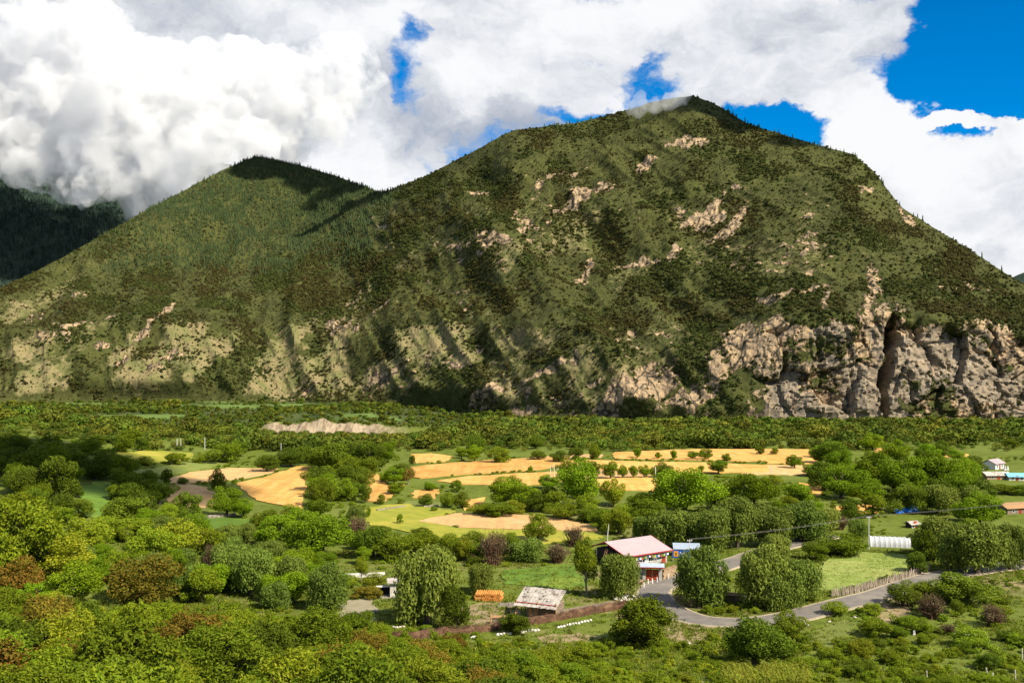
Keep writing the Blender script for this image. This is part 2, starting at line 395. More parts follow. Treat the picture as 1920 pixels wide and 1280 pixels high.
FLAT = [
 ([(660,965),(700,950),(760,945),(860,958),(790,975),(860,990),(1000,994),(1122,998),(1125,1010),(1000,1022),(880,1020),(780,1000),(700,990)], M_YEL, .2, 'yellow_meadow', 'yellow flowering meadow in front of the reaped wheat strip'),
 ([(190,848),(300,845),(360,850),(355,862),(250,868),(195,860)], M_YEL, .2, 'far_meadow', 'far yellow-green meadow with scattered bushes'),
 ([(245,882),(340,868),(420,862),(430,870),(330,887),(255,893)], M_OLIVE, .25, 'green_crop_field', 'dull green crop strip above the pale wheat'),
 ([(128,960),(165,902),(205,905),(240,930),(205,960),(165,972)], M_MEADOW, .15, 'clearing', 'green grass clearing among dark trees on the left'),
 ([(330,985),(400,972),(480,970),(475,990),(430,1015),(390,1010)], M_MEADOW, .15, 'clearing', 'bright grass clearing below the stone wall'),
 ([(945,1068),(1080,1058),(1095,1095),(1060,1112),(1000,1100),(940,1098)], M_MEADOW, .2, 'meadow', 'bright green meadow behind the log shed'),
 ([(1505,1080),(1560,1055),(1610,1037),(1705,1042),(1720,1055),(1690,1078),(1620,1093),(1560,1110),(1510,1100)], M_HAY, .35, 'hay_meadow', 'pale green hay meadow behind the picket fence'),
 ([(720,950),(762,938),(790,940),(860,945),(850,956),(760,946)], M_OLIVE, .1, 'green_lane', 'green grass lane between the wheat plots'),
 ([(636,1128),(700,1118),(716,1121),(704,1150),(690,1163),(634,1152)], M_FLOOR, .06, 'threshing_floor', 'bare pale threshing floor left of the big willow'),
 ([(862,1135),(925,1128),(990,1140),(985,1160),(920,1172),(868,1178)], M_DIRT, .05, 'farm_yard', 'bare earth yard in front of the log shed'),
 ([(1150,1140),(1180,1100),(1205,1093),(1240,1086),(1262,1080),(1262,1086),(1228,1098),(1202,1118),(1192,1145)], M_DIRT, .05, 'dirt_verge', 'bare earth verge beside the road at the red gate'),
 ([(1262,1172),(1330,1182),(1400,1186),(1400,1192),(1330,1200),(1290,1208),(1262,1200)], M_DIRT, .05, 'dirt_verge', 'tan earth verge below the road bend'),
 ([(1640,1130),(1700,1112),(1730,1120),(1700,1160),(1650,1165)], M_DIRT, .05, 'dirt_bank', 'bare reddish earth bank on the right below the road'),
 ([(1000,1196),(1090,1182),(1130,1192),(1110,1212),(1040,1222)], M_DIRT, .04, 'dry_grass_patch', 'dry tan grass below the white stones'),
 ([(1500,1205),(1540,1170),(1590,1160),(1625,1170),(1590,1190),(1540,1215)], M_OLIVE, .1, 'clearing', 'short grass clearing between bushes below the road'),
]
KEEP = []          # ground that trees keep off
field_objs = []
for pp, m, h, lab in WHEAT:
    o, poly = drape('wheat_field', pp, h*.45, m, lab, step=5.0, wob=.8); KEEP.append(poly)
for pp, m, h, nm, lab in FLAT:
    o, poly = drape(nm, pp, h, m, lab, step=2.4, wob=1.7 if h < .5 else .4); KEEP.append(poly)

def ribbon(path_px, n_per=14):
    w = [at(*p) for p in path_px]; out = []
    P = [w[0]*2-w[1]]+w+[w[-1]*2-w[-2]]
    for i in range(1, len(P)-2):
        for k in range(n_per):
            t = k/n_per
            q = .5*((2*P[i])+(-P[i-1]+P[i+1])*t+(2*P[i-1]-5*P[i]+4*P[i+1]-P[i+2])*t*t+(-P[i-1]+3*P[i]-3*P[i+1]+P[i+2])*t*t*t)
            out.append((q.x, q.y))
    out.append((w[-1].x, w[-1].y)); return out
def strip(name, pts, offs, hs, m, label):
    """a strip swept along pts; offs/hs give the cross-section (sideways offset, height over the ground)"""
    v = []; f = []; n = len(offs)
    for i, (x, y) in enumerate(pts):
        a = pts[max(i-1, 0)]; b = pts[min(i+1, len(pts)-1)]; d = Vector((b[0]-a[0], b[1]-a[1])).normalized(); nx, ny = -d.y, d.x
        zc = float(H(x, y))
        for o_, h_ in zip(offs, hs):
            X, Y = x+nx*o_, y+ny*o_; v.append((X, Y, max(float(H(X, Y)), zc-.15)*.5+.5*zc+h_))
        if i:
            for k in range(n-1): f.append(((i-1)*n+k+1, (i-1)*n+k, i*n+k, i*n+k+1))
    o = link(name, mesh(name, v, f, m)); tag(o, label, None, None, 'structure'); return o
M_ROAD = mat('asphalt', (.25, .225, .20), (.20, .18, .16), .9, .6, 7, .015, c3=(.31, .27, .22))
M_EDGE = mat('pale_road_edge', (.46, .39, .28), (.38, .31, .21), .95, 1.0, 5, .02)
ROADS = [
 ([(2080,1042),(1990,1050),(1900,1060),(1830,1070),(1765,1079),(1700,1097),(1640,1117),(1560,1137),(1490,1155),(1420,1166),(1360,1167),(1300,1160),(1256,1143),(1232,1124),(1226,1109),(1245,1095),(1290,1080),(1340,1066),(1388,1050),(1430,1035),(1490,1018),(1560,1003)], 2.7, 'grey asphalt lane winding past the pink-roofed house')]
ROADPTS = []
for path, hw, lab in ROADS:
    pts = ribbon(path); ROADPTS += pts
    strip('road', pts, [-hw, -hw*.5, 0, hw*.5, hw], [.12, .15, .16, .15, .12], M_ROAD, lab)
    strip('road_edge', pts, [hw-.02, hw+.0, hw+.5, hw+1.0], [.0, .145, .12, -.35], M_EDGE, 'pale gravel edge on the left side of the lane')
    strip('road_edge', pts, [-hw-1.0, -hw-.5, -hw-.0, -hw+.02], [-.35, .12, .145, .0], M_EDGE, 'pale gravel edge on the right side of the lane')
ROADNP = np.array(ROADPTS)
NOPLANT = [world_poly(q) for q in ([(1622,1006),(1712,1006),(1716,1040),(1620,1040)], [(1668,950),(1730,950),(1730,1000),(1660,1000)], [(1150,1050),(1300,1040),(1300,1098),(1170,1110)],
  [(880,1108),(1070,1115),(1080,1165),(900,1180)], [(1838,868),(1925,868),(1925,938),(1838,938)], [(1640,1108),(1745,1072),(1760,1090),(1560,1160)], [(1690,972),(1730,972),(1730,1000),(1690,1000)], [(1850,940),(1925,940),(1925,1010),(1850,1010)])]
def free(x, y, r=1.0):
    for p in NOPLANT:
        if bool(inside(p, x, y)): return False
    if np.min((ROADNP[:, 0]-x)**2+(ROADNP[:, 1]-y)**2) < (3.0+r)**2: return False
    for p in KEEP:
        if bool(inside(p, x, y)): return False
    return True

# ------------------------------------------------------------------ the valley ground
def make_ground():
    ys = np.concatenate([np.arange(-90, 0, 5.0), np.arange(0, 300, 1.25), np.geomspace(300, 1255, 120), np.arange(1260, 1362, 4.0), np.geomspace(1366, 2600, 40)])
    u = np.linspace(-1, 1, 440)
    Y, U = np.meshgrid(ys, u, indexing='ij'); X = U*(np.maximum(Y, 0)*.66+70)
    Z = H(X, Y)
    a = X/np.maximum(Y, 60)
    bluff = np.clip(ss((-0.085-a)/0.05)*ss((a+0.24)/0.015)+ss((-0.405-a)/0.03), 0, 1)*ss((Y-1270)/25)*(1-ss((Y-1352)/15))
    n = fbm(X/30, Y/30, 0, 5, 21)
    near = 1-ss((Y-260)/60)
    dry = ss((n+.02)/.3)*(.3+.65*ss((a+.05)/.2))*near
    far = ss((Y-1340)/80)
    lush = ss((fbm(X/180, Y/60, 0, 4, 44)-.12)/.2)*far
    m = bpy.data.materials.new('valley_ground'); m.use_nodes = True; N = NT(m.node_tree); b = m.node_tree.nodes['Principled BSDF']
    b.inputs['Roughness'].default_value = .95; b.inputs['Specular IOR Level'].default_value = .1
    g = N.new('ShaderNodeNewGeometry'); p = g.outputs['Position']
    def A(k): return N.new('ShaderNodeAttribute', attribute_name=k).outputs['Fac']
    n1 = N.noise(p, .35, 7, .62); n2 = N.noise(p, .035, 5, .6); n3 = N.noise(p, 2.2, 5, .6)
    col = N.mix(N.smooth(n1, .35, .65), (.082, .118, .013), (.155, .19, .024))
    col = N.mix(N.smooth(n2, .42, .62), col, (.15, .19, .03))
    col = N.mix(N.math('MULTIPLY', N.smooth(n3, .55, .75), .5), col, (.22, .19, .08))
    col = N.mix(N.math('MULTIPLY', A('dry'), N.smooth(N.noise(p, .12, 6, .6), .4, .6)), col, (.30, .24, .12))
    fcol = N.mix(N.smooth(N.noise(p, .02, 6, .6), .4, .6), (.05, .07, .02), (.075, .095, .03))
    fcol = N.mix(A('lush'), fcol, (.14, .21, .05))
    col = N.mix(A('far'), col, fcol)
    rk = N.mix(N.smooth(N.noise(N.vmath('MULTIPLY', p, (1, .2, .12)), .2, 6, .7), .4, .6), (.42, .335, .225), (.21, .16, .105))
    col = N.mix(A('bluff'), col, rk)
    col = N.mix(1.0, col, (ALB, ALB, ALB), 'MULTIPLY')
    N.l.new(col, b.inputs['Base Color'])
    bp = N.new('ShaderNodeBump'); bp.inputs['Distance'].default_value = .25; N.l.new(n3, bp.inputs['Height']); N.l.new(bp.outputs[0], b.inputs['Normal'])
    o = ground_sheet('ground', X, Y, Z, m, {'bluff': bluff, 'dry': dry, 'far': far, 'lush': lush})
    tag(o, 'grassy valley floor and near hillside', None, None, 'structure')
make_ground()

# ------------------------------------------------------------------ the mountains
def along(px, keys, vals, sm=25):
    v = np.interp(px, keys, vals); k = np.exp(-.5*(np.arange(-3*sm, 3*sm+1)/sm)**2); k /= k.sum()
    step = px[1]-px[0]; kk = np.exp(-.5*((np.arange(-int(3*sm/step), int(3*sm/step)+1)*step)/sm)**2); kk /= kk.sum()
    pad = len(kk)//2; return np.convolve(np.pad(v, pad, mode='edge'), kk, 'valid')

MROCK = [(1290,262,55,15,-5,1),(1215,312,28,12,-35,.9),(1095,383,72,15,-22,1),(990,418,34,14,30,.7),(915,470,50,13,-8,.9),(975,432,12,18,0,.7),
 (1320,405,48,17,-25,1.1),(1362,420,50,12,-45,1),(1100,505,52,14,-42,.9),(1200,490,60,10,-8,.9),(1262,478,22,12,-30,.8),(1625,356,16,8,30,1),(1692,405,22,9,50,.8),
 (1622,540,18,45,5,.9),(1552,565,18,28,0,.8),(1440,550,30,7,0,.9),(1500,548,70,5,0,.9),(1650,590,50,25,0,.9),(1385,372,22,8,-10,.8),(1050,350,60,10,-20,.6),
 (1400,655,50,55,-35,1.1),(1445,620,45,28,-30,1),(1350,700,60,30,-35,1),(1225,730,62,30,-32,1.2),(1150,752,45,22,-40,1.1),(1290,755,60,22,-20,.9),(1030,715,58,11,-18,1),
 (920,742,45,12,-30,1.1),(960,770,60,8,0,.8),(730,715,45,16,-20,.9),(585,728,40,13,-35,.7),(300,625,62,7,-48,1.4),(240,700,45,9,-46,.7),(150,616,38,5,-3,1.1),(130,635,5,22,0,.9),
 (225,614,40,3.5,0,1),(200,668,22,13,-20,.7),(330,690,60,10,-30,.6),(710,590,40,5,-25,.7),(640,610,30,14,-30,.6),(60,598,50,12,-15,.6),(150,560,40,8,-20,.45),(100,640,60,8,-5,.5),
 (1850,620,60,18,15,.7),(1430,780,50,14,0,1),(660,560,40,8,-40,.5),(820,450,30,7,-40,.4),(900,362,18,9,-20,.6),(1800,540,60,5,8,.7)]
MPALE = [(785,655,80,42,-12,1),(850,680,60,30,-20,.9),(720,700,60,22,-22,.9),(600,665,80,26,-42,.9),(520,690,70,22,-45,.9),(560,720,60,14,-40,.8),(430,650,60,16,-45,.6),(350,670,80,16,-38,.7),
 (240,680,60,16,-46,.8),(60,655,70,22,-12,.7),(180,640,60,18,-30,.4),(680,560,60,22,-45,.6),(600,600,50,16,-40,.6),(760,500,60,20,-45,.4),(740,470,50,14,-50,.5),(110,540,70,26,-28,.6),(40,580,60,20,-20,.6),
 (1000,660,70,22,-20,.6),(960,640,60,30,0,.6),(1080,700,60,20,-20,.7),(1160,620,50,14,-30,.4),(1190,510,80,30,-30,.45),(1080,440,90,40,-25,.5),(950,500,70,36,-30,.5),(880,420,60,30,-40,.4),(1330,450,70,24,-35,.45),(1620,470,60,40,40,.3),
 (1330,640,40,20,-30,.5),(1750,560,80,20,10,.35),(180,500,60,16,-30,.3),(1000,345,60,20,-20,.3),(520,640,60,24,-40,.5)]
def patches(lst, px, py):
    wx = px+26*fbm(px/60, py/60, 0, 4, 71)+9*fbm(px/14, py/14, 0, 3, 72); wy = py+20*fbm(px/60, py/60, 0, 4, 73)+7*fbm(px/14, py/14, 0, 3, 74)
    t = np.zeros_like(px)
    for cx, cy, rx, ry, an, w in lst:
        c, s = math.cos(R(an)), math.sin(R(an)); dx, dy = wx-cx, wy-cy
        q = ((dx*c+dy*s)/rx)**2+((-dx*s+dy*c)/ry)**2
        t = np.maximum(t, w*np.clip(1.35-q, 0, 1.35)/1.35)
    return t

def mountain_mat(name, veg1, veg2, veg3):
    m = bpy.data.materials.new(name); m.use_nodes = True; N = NT(m.node_tree); b = m.node_tree.nodes['Principled BSDF']
    b.inputs['Roughness'].default_value = .95; b.inputs['Specular IOR Level'].default_value = .08
    g = N.new('ShaderNodeNewGeometry'); p = g.outputs['Position']
    def A(k): return N.new('ShaderNodeAttribute', attribute_name=k).outputs['Fac']
    n1 = N.noise(p, .012, 7, .62); n2 = N.noise(p, .09, 7, .65); n3 = N.noise(p, .03, 6, .6)
    col = N.mix(N.smooth(n1, .38, .62), veg1, veg2)
    col = N.mix(N.math('MULTIPLY', N.smooth(n2, .5, .66), .7), col, veg3)
    fl = N.smooth(N.math('ADD', A('pale'), N.math('MULTIPLY_ADD', n2, 1.3, -.65)), .28, .62)
    pc = N.mix(N.smooth(n3, .4, .6), (.165, .165, .062), (.25, .205, .10))
    col = N.mix(fl, col, pc)
    rf = N.smooth(N.math('ADD', A('rock'), N.math('MULTIPLY_ADD', n2, 1.9, -.95)), .34, .52)
    strat = N.noise(N.vmath('MULTIPLY', p, (.5, .5, 2.2)), .05, 7, .68)
    rc = N.mix(N.smooth(strat, .36, .64), (.50, .355, .205), (.33, .245, .155))
    rc = N.mix(N.smooth(N.noise(p, .16, 5, .7), .5, .7), rc, (.13, .105, .08))
    crk = N.new('ShaderNodeTexVoronoi', feature='DISTANCE_TO_EDGE'); N.l.new(N.vmath('MULTIPLY', N.vmath('ADD', p, N.vmath('SCALE', N.noise(p, .05, 3, .5, out=1), scale=14.0)), (1, .6, .55)), crk.inputs['Vector']); crk.inputs['Scale'].default_value = .05
    rc = N.mix(N.smooth(crk.outputs[0], .09, .0), rc, (.07, .06, .045))
    rc = N.mix(N.math('MULTIPLY', A('grey'), .75), rc, N.mix(N.smooth(strat, .35, .65), (.34, .285, .215), (.20, .17, .13)))
    col = N.mix(rf, col, rc)
    col = N.mix(1.0, col, (ALB, ALB, ALB), 'MULTIPLY')
    N.l.new(col, b.inputs['Base Color'])
    bp = N.new('ShaderNodeBump'); bp.inputs['Distance'].default_value = 5.0; bp.inputs['Strength'].default_value = .9
    N.l.new(N.math('ADD', N.math('MULTIPLY', n2, .7), N.math('MULTIPLY', strat, rf)), bp.inputs['Height']); N.l.new(bp.outputs[0], b.inputs['Normal'])
    return m

def make_mountain():
    px = np.arange(-420, 2501, 4.0)
    K  = [-420, 0, 100, 190, 330, 400, 480, 560, 640, 715, 800, 900, 960, 1080, 1180, 1240, 1300, 1340, 1400, 1500, 1600, 1640, 1690, 1760, 1850, 1920, 2100, 2500]
    RP = [640, 545, 492, 443, 366, 328, 293, 310, 334, 362, 331, 280, 246, 233, 206, 189, 181, 196, 231, 262, 289, 322, 390, 432, 490, 536, 640, 700]
    RD = [1950, 2050, 2200, 2350, 2800, 3000, 3200, 3150, 2950, 2560, 2420, 2380, 2350, 2400, 2380, 2340, 2300, 2290, 2240, 2130, 2040, 1990, 1900, 1800, 1690, 1610, 1500, 1480]
    ridge = along(px, K, RP, 7); ridged_ = along(px, K, RD, 30)
    k2 = [-420, 0, 190, 330, 480, 600, 715, 800, 960, 1100, 1300, 1450, 1600, 1690, 1800, 1920, 2100, 2500]
    foot = along(px, k2, [745,748,750,752,752,755,758,765,780,785,794,799,802,803,807,810,812,815])
    footd = along(px, k2, [1600,1650,1700,1700,1700,1680,1650,1600,1450,1380,1320,1300,1300,1300,1300,1300,1300,1300], 40)
    sct = along(px, k2, [640,627,617,613,610,606,602,606,606,640,680,602,592,595,602,612,650,700], 22)
    sctd = along(px, k2, [1745,1790,1850,1850,1850,1830,1800,1735,1575,1485,1405,1352,1345,1345,1350,1350,1345,1340], 40)
    bb = sct-np.interp(px, [0, 700, 800, 1080, 1200, 1400], [10, 12, 20, 22, 22, 14]); bd = sctd+np.interp(px, [0, 700, 900, 1100, 1300], [50, 50, 70, 60, 35])
    bb = np.maximum(bb, ridge+25)
    cm = along(px, [-420, 190, 400, 560, 680, 760, 900, 1300, 1600, 2500], [.45, .5, .58, .62, .56, .42, .40, .42, .42, .45], 30)
    T = np.linspace(0, 1, 250)[:, None]
    keys = np.array([0, .27, .32, .66, 1.0])
    PY = np.stack([foot, sct, bb, bb+.5*(ridge-bb), ridge]); PD = np.stack([footd, sctd, bd, bd+cm*(ridged_-bd), ridged_])
    py = np.zeros((250, len(px))); dd = np.zeros_like(py)
    for j in range(len(px)):
        py[:, j] = np.interp(T[:, 0], keys, PY[:, j]); dd[:, j] = np.interp(T[:, 0], keys, PD[:, j])
    kk = np.exp(-.5*(np.arange(-12, 13)/4.0)**2); kk /= kk.sum()
    for j in range(len(px)):
        dd[:, j] = np.convolve(np.pad(dd[:, j], 12, mode='reflect', reflect_type='odd'), kk, 'valid'); py[:, j] = np.convolve(np.pad(py[:, j], 12, mode='reflect', reflect_type='odd'), kk, 'valid')
    PX = np.broadcast_to(px, py.shape)
    rock = patches(MROCK, PX, py); pale = patches(MPALE, PX, py)
    cl = ss((PX-1395)/70)*ss((sct-6-py+10*fbm(PX/40, py/40, 0, 3, 8)+14)/-14)*(1-ss((py-(foot-2))/10))       # the cliffs on the right
    vegc = fbm(PX/55, py/38, 0, 5, 90)
    stain = ss((fbm(PX/26, py/70, 0, 4, 93)-.05)/.3)
    rock = np.maximum(rock, cl*np.clip(.88-1.0*vegc-.25*ss((py-745)/40)*ss((PX-1690)/40), 0, 1.1))
    rock = rock*np.clip(1.02+1.1*fbm(PX/9+py/30, py/11, 0, 4, 301)*(1-.5*cl)+.35*fbm(PX/30, py/24, 0, 3, 302), .1, 1.4)
    scarp = ss((py-sct+4)/12)*(1-ss((py-foot+25)/30))*(1-ss((PX-1150)/200))
    pale = np.maximum(pale, scarp*np.clip(.30+.95*fbm(PX/60+py/90, py/130-PX/170, 0, 4, 51), 0, .85))
    rug = ss((fbm(PX/90, py/70, 0, 4, 66)-.0)/.35)*ss((py-300)/120)*ss((PX-620)/120)*(1-ss((PX-1500)/150))
    pale = np.maximum(pale, .36*rug)
    rock = np.maximum(rock, np.clip(2.4*(fbm(PX/17+py/26, py/9-PX/70, 0, 4, 311)-.16), 0, .85)*rug)
    grey = cl*ss((fbm(PX/70, py/60, 0, 3, 13)+.1)/.3)
    # relief
    X = (PX-960)/FPX*dd; Y = dd.copy(); Z = CAMZ+(640-py)/FPX*dd
    edge = np.clip((1-T)/.12, .12, 1)*np.ones_like(PX); low = ss(T/.05)*np.ones_like(PX)
    sl = X*.8+Z*.55                                                              # gullies lean to the right as they climb
    n = 42*ridged(sl/240, Z/520+Y/900, 3, 1)*(1-.7*ss((PX-1250)/150))+19*(1-.5*ss((PX-1250)/150))*ridged(sl/78, Z/210, 3, 5)+6*fbm(X/24, Z/24, 0, 4, 9)
    n = n*edge*low
    def cells(u, v, sd):
        iu, iv = np.floor(u), np.floor(v); best = np.full(u.shape, 9.0); val = np.zeros(u.shape); sec = np.full(u.shape, 9.0)
        for du in (-1, 0, 1):
            for dv in (-1, 0, 1):
                a_, b_ = iu+du, iv+dv; z0 = np.zeros_like(a_); cx = a_+.15+.7*_h(a_, b_, z0, sd); cy = b_+.15+.7*_h(a_, b_, z0, sd+1)
                q = np.hypot(u-cx, v-cy); tilt = (u-cx)*(_h(a_, b_, z0, sd+3)-.5)*1.6+(v-cy)*(_h(a_, b_, z0, sd+4)-.5)*1.6
                nb = q < best; sec = np.where(nb, best, np.minimum(sec, q)); val = np.where(nb, _h(a_, b_, z0, sd+2)-.5+tilt, val); best = np.where(nb, q, best)
        return val, sec-best
    wz = Z+8*vn(X/30, Z/30, 0, 88); wx_ = X+10*vn(X/40, Z/40, 0, 89)
    c1, e1 = cells(wx_/38, wz/52, 7); c2, e2 = cells(wx_/15, wz/20, 17); c3_, e3 = cells(wx_/7, wz/6, 27)
    blocks = 20*c1+9*c2+4*c3_-5*np.exp(-(e1/.09)**2)-3*np.exp(-(e2/.12)**2)
    blocks_old = 9*vn(X/26, Z/55, 0, 81)+6*np.abs(vn(X/11, Z/30, 0, 82))+4*vn(X/7, Z/9, 0, 83)+2.5*np.sign(vn(X/60, Z/8, 0, 84))
    n = n*(1-.55*cl)+blocks*cl*low+(.35*blocks+4*fbm(X/9, Z/14, 0, 3, 85))*np.clip(rock, 0, 1)*(1-cl)*low*edge
    fx = 1668+np.interp(py, [590, 640, 690, 720, 760, 800], [6, 4, -6, -12, -8, -12])+3*fbm(py/20, 0, 0, 3, 99)     # the great cleft in the cliff
    fw = np.interp(py, [588, 605, 640, 668, 700, 720, 740, 775, 800], [3, 9, 12, 7, 11, 11, 6, 5, 4])
    cleft = np.exp(-((PX-fx)/fw)**4)*ss((py-585)/14)
    n = n-95*cleft
    for cx, cw, y0, y1, dp in ((1712,4,600,650,14),(1735,4,640,700,12),(1700,5,688,705,16),(1770,4,655,690,10),(1850,4,600,680,12),(1600,4,600,630,10),(1580,4,640,720,8),(1520,4,610,700,8),(903,4,668,690,12)):
        n = n-dp*np.exp(-((PX-cx-.25*(py-y0)+6*fbm(py/14, cx, 0, 3, 12))/cw)**2)*ss((py-y0)/12)*(1-ss((py-y1)/12))
    Y2 = Y-.72*n; Z2 = Z+.45*n*(1-cl*.8)
    Z2 += 3.0*fbm(X/16, Y/16, 0, 3, 61)*(1-T)**.2*(1-cl)+1.4*fbm(X/7, 3.3, 0, 3, 62)*T**8
    # the skirt below the foot and the far side behind the ridge
    Xa = np.concatenate([X[:1]*.985, X, X[-1:]*1.06, X[-1:]*1.25]); Ya = np.concatenate([Y2[:1]-20, Y2, Y2[-1:]+130, Y2[-1:]+620]); Za = np.concatenate([Z2[:1]-18, Z2, Z2[-1:]-75, np.full_like(Z2[-1:], -60)])
    ext = lambda q: np.concatenate([q[:1], q, q[-1:], q[-1:]])
    cleftrock = np.maximum(rock, cleft)
    m = mountain_mat('mountain_ground', (.050, .056, .017), (.072, .080, .022), (.105, .108, .034))
    o = ground_sheet('mountain', Xa, Ya, Za, m, {'rock': ext(cleftrock), 'pale': ext(pale), 'grey': ext(grey)}, False)
    tag(o, 'steep scrub-covered mountain with bare cliffs at its foot', None, None, 'structure')
    return dict(X=X, Y=Y2, Z=Z2, px=PX, py=py, rock=cleftrock, pale=pale, cl=cl, T=T*np.ones_like(PX), sct=np.broadcast_to(sct, PX.shape), cleft=cleft)
MT = make_mountain()

def far_mountain(name, label, K, RP, RD, base_py, base_d, seed, m, x0, x1, step=8.0):
    px = np.arange(x0, x1, step); r = along(px, K, RP, 12); d = along(px, K, RD, 60)
    T = np.linspace(0, 1, 90)[:, None]
    py = base_py+(r-base_py)*T; dd = base_d+(d-base_d)*T
    X = (px-960)/FPX*dd; Z = CAMZ+(640-py)/FPX*dd; Y = dd*np.ones_like(X)
    e = np.clip((1-T)/.1, .15, 1)
    n = (70*ridged((X+Z*.4)/420, Z/900, 3, seed)+25*fbm(X/90, Z/90, 0, 4, seed+3))*e
    Y = Y-n*.7; Z = Z+n*.4
    Xa = np.concatenate([X, X[-1:]*1.1]); Ya = np.concatenate([Y, Y[-1:]+900]); Za = np.concatenate([Z, Z[-1:]-700])
    o = ground_sheet(name, Xa, Ya, Za, m, {'rock': Za*0, 'pale': Za*0, 'grey': Za*0}); tag(o, label, None, None, 'structure')
    return X, Y, Z, py
M_FARM = mountain_mat('forested_slope_shade', (.022, .040, .030), (.030, .050, .034), (.040, .060, .040))  # cloud shadow on the left mountain put into the colour: darker and bluer
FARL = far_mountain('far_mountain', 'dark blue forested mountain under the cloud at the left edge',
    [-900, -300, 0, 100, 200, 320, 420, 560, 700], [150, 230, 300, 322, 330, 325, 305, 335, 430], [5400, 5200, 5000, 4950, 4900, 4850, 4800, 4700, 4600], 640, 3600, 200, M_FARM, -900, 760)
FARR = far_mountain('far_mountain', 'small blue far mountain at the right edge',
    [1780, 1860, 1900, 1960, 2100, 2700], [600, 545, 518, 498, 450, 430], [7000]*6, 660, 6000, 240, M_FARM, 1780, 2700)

# ------------------------------------------------------------------ plants: shapes
M_BARK = mat('bark', (.13, .10, .07), (.08, .065, .045), .95, 3, 4, .03)
M_PALEBARK = mat('pale_bark', (.34, .30, .24), (.22, .19, .15), .95, 3, 4, .03)
M_TWIG = mat('dead_twigs', (.15, .075, .042), (.085, .045, .026), .95, 2, 4, .03, c3=(.22, .13, .07))
LM = {
 'lush':   leaf_mat('leaves_lush_green', (0.122, 0.217, 0.007), (0.262, 0.371, 0.013), .25, .010, .32),
 'dark':   leaf_mat('leaves_dark_green', (0.075, 0.121, 0.008), (0.163, 0.221, 0.014), .28, .010, .28),
 'willow': leaf_mat('leaves_willow', (0.121, 0.184, 0.023), (0.247, 0.304, 0.050), .22, .015, .30),
 'bush':   leaf_mat('leaves_bush', (0.105, 0.173, 0.008), (0.256, 0.319, 0.015), .30, .012, .30),
 'light':  leaf_mat('leaves_yellow_green', (0.169, 0.252, 0.011), (0.338, 0.375, 0.023), .25, .02, .35),
 'rust':   leaf_mat('leaves_rusty', (0.149, 0.131, 0.016), (0.287, 0.210, 0.022), .25, .02, .30, (.33, .17, .03)),
 'dry':    leaf_mat('leaves_dry', (0.120, 0.090, 0.048), (0.204, 0.156, 0.084), .25, .02, .15),
 'gold':   leaf_mat('leaves_gold', (.26, .21, .03), (.36, .27, .05), .15, .015, .35),
 'maize':  leaf_mat('leaves_maize', (.22, .27, .02), (.36, .36, .045), .15, .02, .35),
 'grass':  leaf_mat('grass_blades', (0.125, 0.189, 0.014), (0.269, 0.286, 0.034), .35, .03, .30, (.26, .22, .08)),
 'scrub':  leaf_mat('leaves_scrub', (0.05, 0.069, 0.015), (0.098, 0.113, 0.027), .42, .03, .12, None, (.007, (.085, .078, .022))),
 'conif':  leaf_mat('needles', (0.036, 0.06, 0.02), (0.065, 0.092, 0.032), .35, .02, .05),
 'conif_shade': leaf_mat('needles_cloud_shade', (.014, .030, .024), (.026, .046, .034), .3, .02, .05),  # conifer needles tinted dark and bluish for the cloud shadow on the far mountain
 'wood':   leaf_mat('leaves_woodland', (0.074, 0.110, 0.011), (0.156, 0.184, 0.019), .42, .035, .18),
}
def leaf_mesh(name, P, Nn, size, m, rng, aspect=1.6, droop=0.0, jit=.7, sizevar=.4):
    n = len(P)
    N_ = Nn+rng.normal(0, jit, (n, 3)); N_ /= np.linalg.norm(N_, axis=1)[:, None]+1e-9
    t = rng.normal(0, 1, (n, 3)); t[:, 2] -= droop*3
    t -= N_*np.sum(t*N_, 1)[:, None]; t /= np.linalg.norm(t, axis=1)[:, None]+1e-9
    b = np.cross(N_, t)
    L = (size*(1+sizevar*rng.uniform(-1, 1, n)))[:, None]*aspect**.5*.5; W = L/aspect
    v = np.stack([P-t*L, P+b*W+t*L*.1, P+t*L, P-b*W+t*L*.1], 1).reshape(-1, 3)
    f = np.arange(4*n).reshape(-1, 4)
    me = bpy.data.meshes.new(name)
    me.vertices.add(4*n); me.vertices.foreach_set('co', v.astype(np.float32).ravel())
    me.loops.add(4*n); me.loops.foreach_set('vertex_index', f.ravel().astype(np.int32))
    me.polygons.add(n); me.polygons.foreach_set('loop_start', np.arange(0, 4*n, 4, dtype=np.int32)); me.update(calc_edges=True)
    a = me.attributes.new('rnd', 'FLOAT', 'FACE'); a.data.foreach_set('value', rng.uniform(0, 1, n).astype(np.float32))
    me.materials.append(m); return me
def lobe_points(lobes, n, rng, inner=.35, zmin=.02, cull=.62):
    L = np.array(lobes); w = L[:, 3]*L[:, 4]+L[:, 4]*L[:, 5]+L[:, 3]*L[:, 5]; w = w/w.sum()
    P = []; Q = []; got = 0
    while got < n:
        k = rng.choice(len(L), n*2, p=w); d = rng.normal(0, 1, (n*2, 3)); d /= np.linalg.norm(d, axis=1)[:, None]
        r = 1-inner*rng.uniform(0, 1, n*2)**2+.10*rng.normal(0, 1, n*2)
        p = L[k, :3]+d*L[k, 3:]*r[:, None]; ok = p[:, 2] > zmin
        for c in L:
            q = np.sum(((p-c[:3])/c[3:])**2, 1); ok &= q > cull**2
        nn = d/L[k, 3:]; nn /= np.linalg.norm(nn, axis=1)[:, None]
        P.append(p[ok]); Q.append(nn[ok]); got += ok.sum()
    return np.concatenate(P)[:n], np.concatenate(Q)[:n]
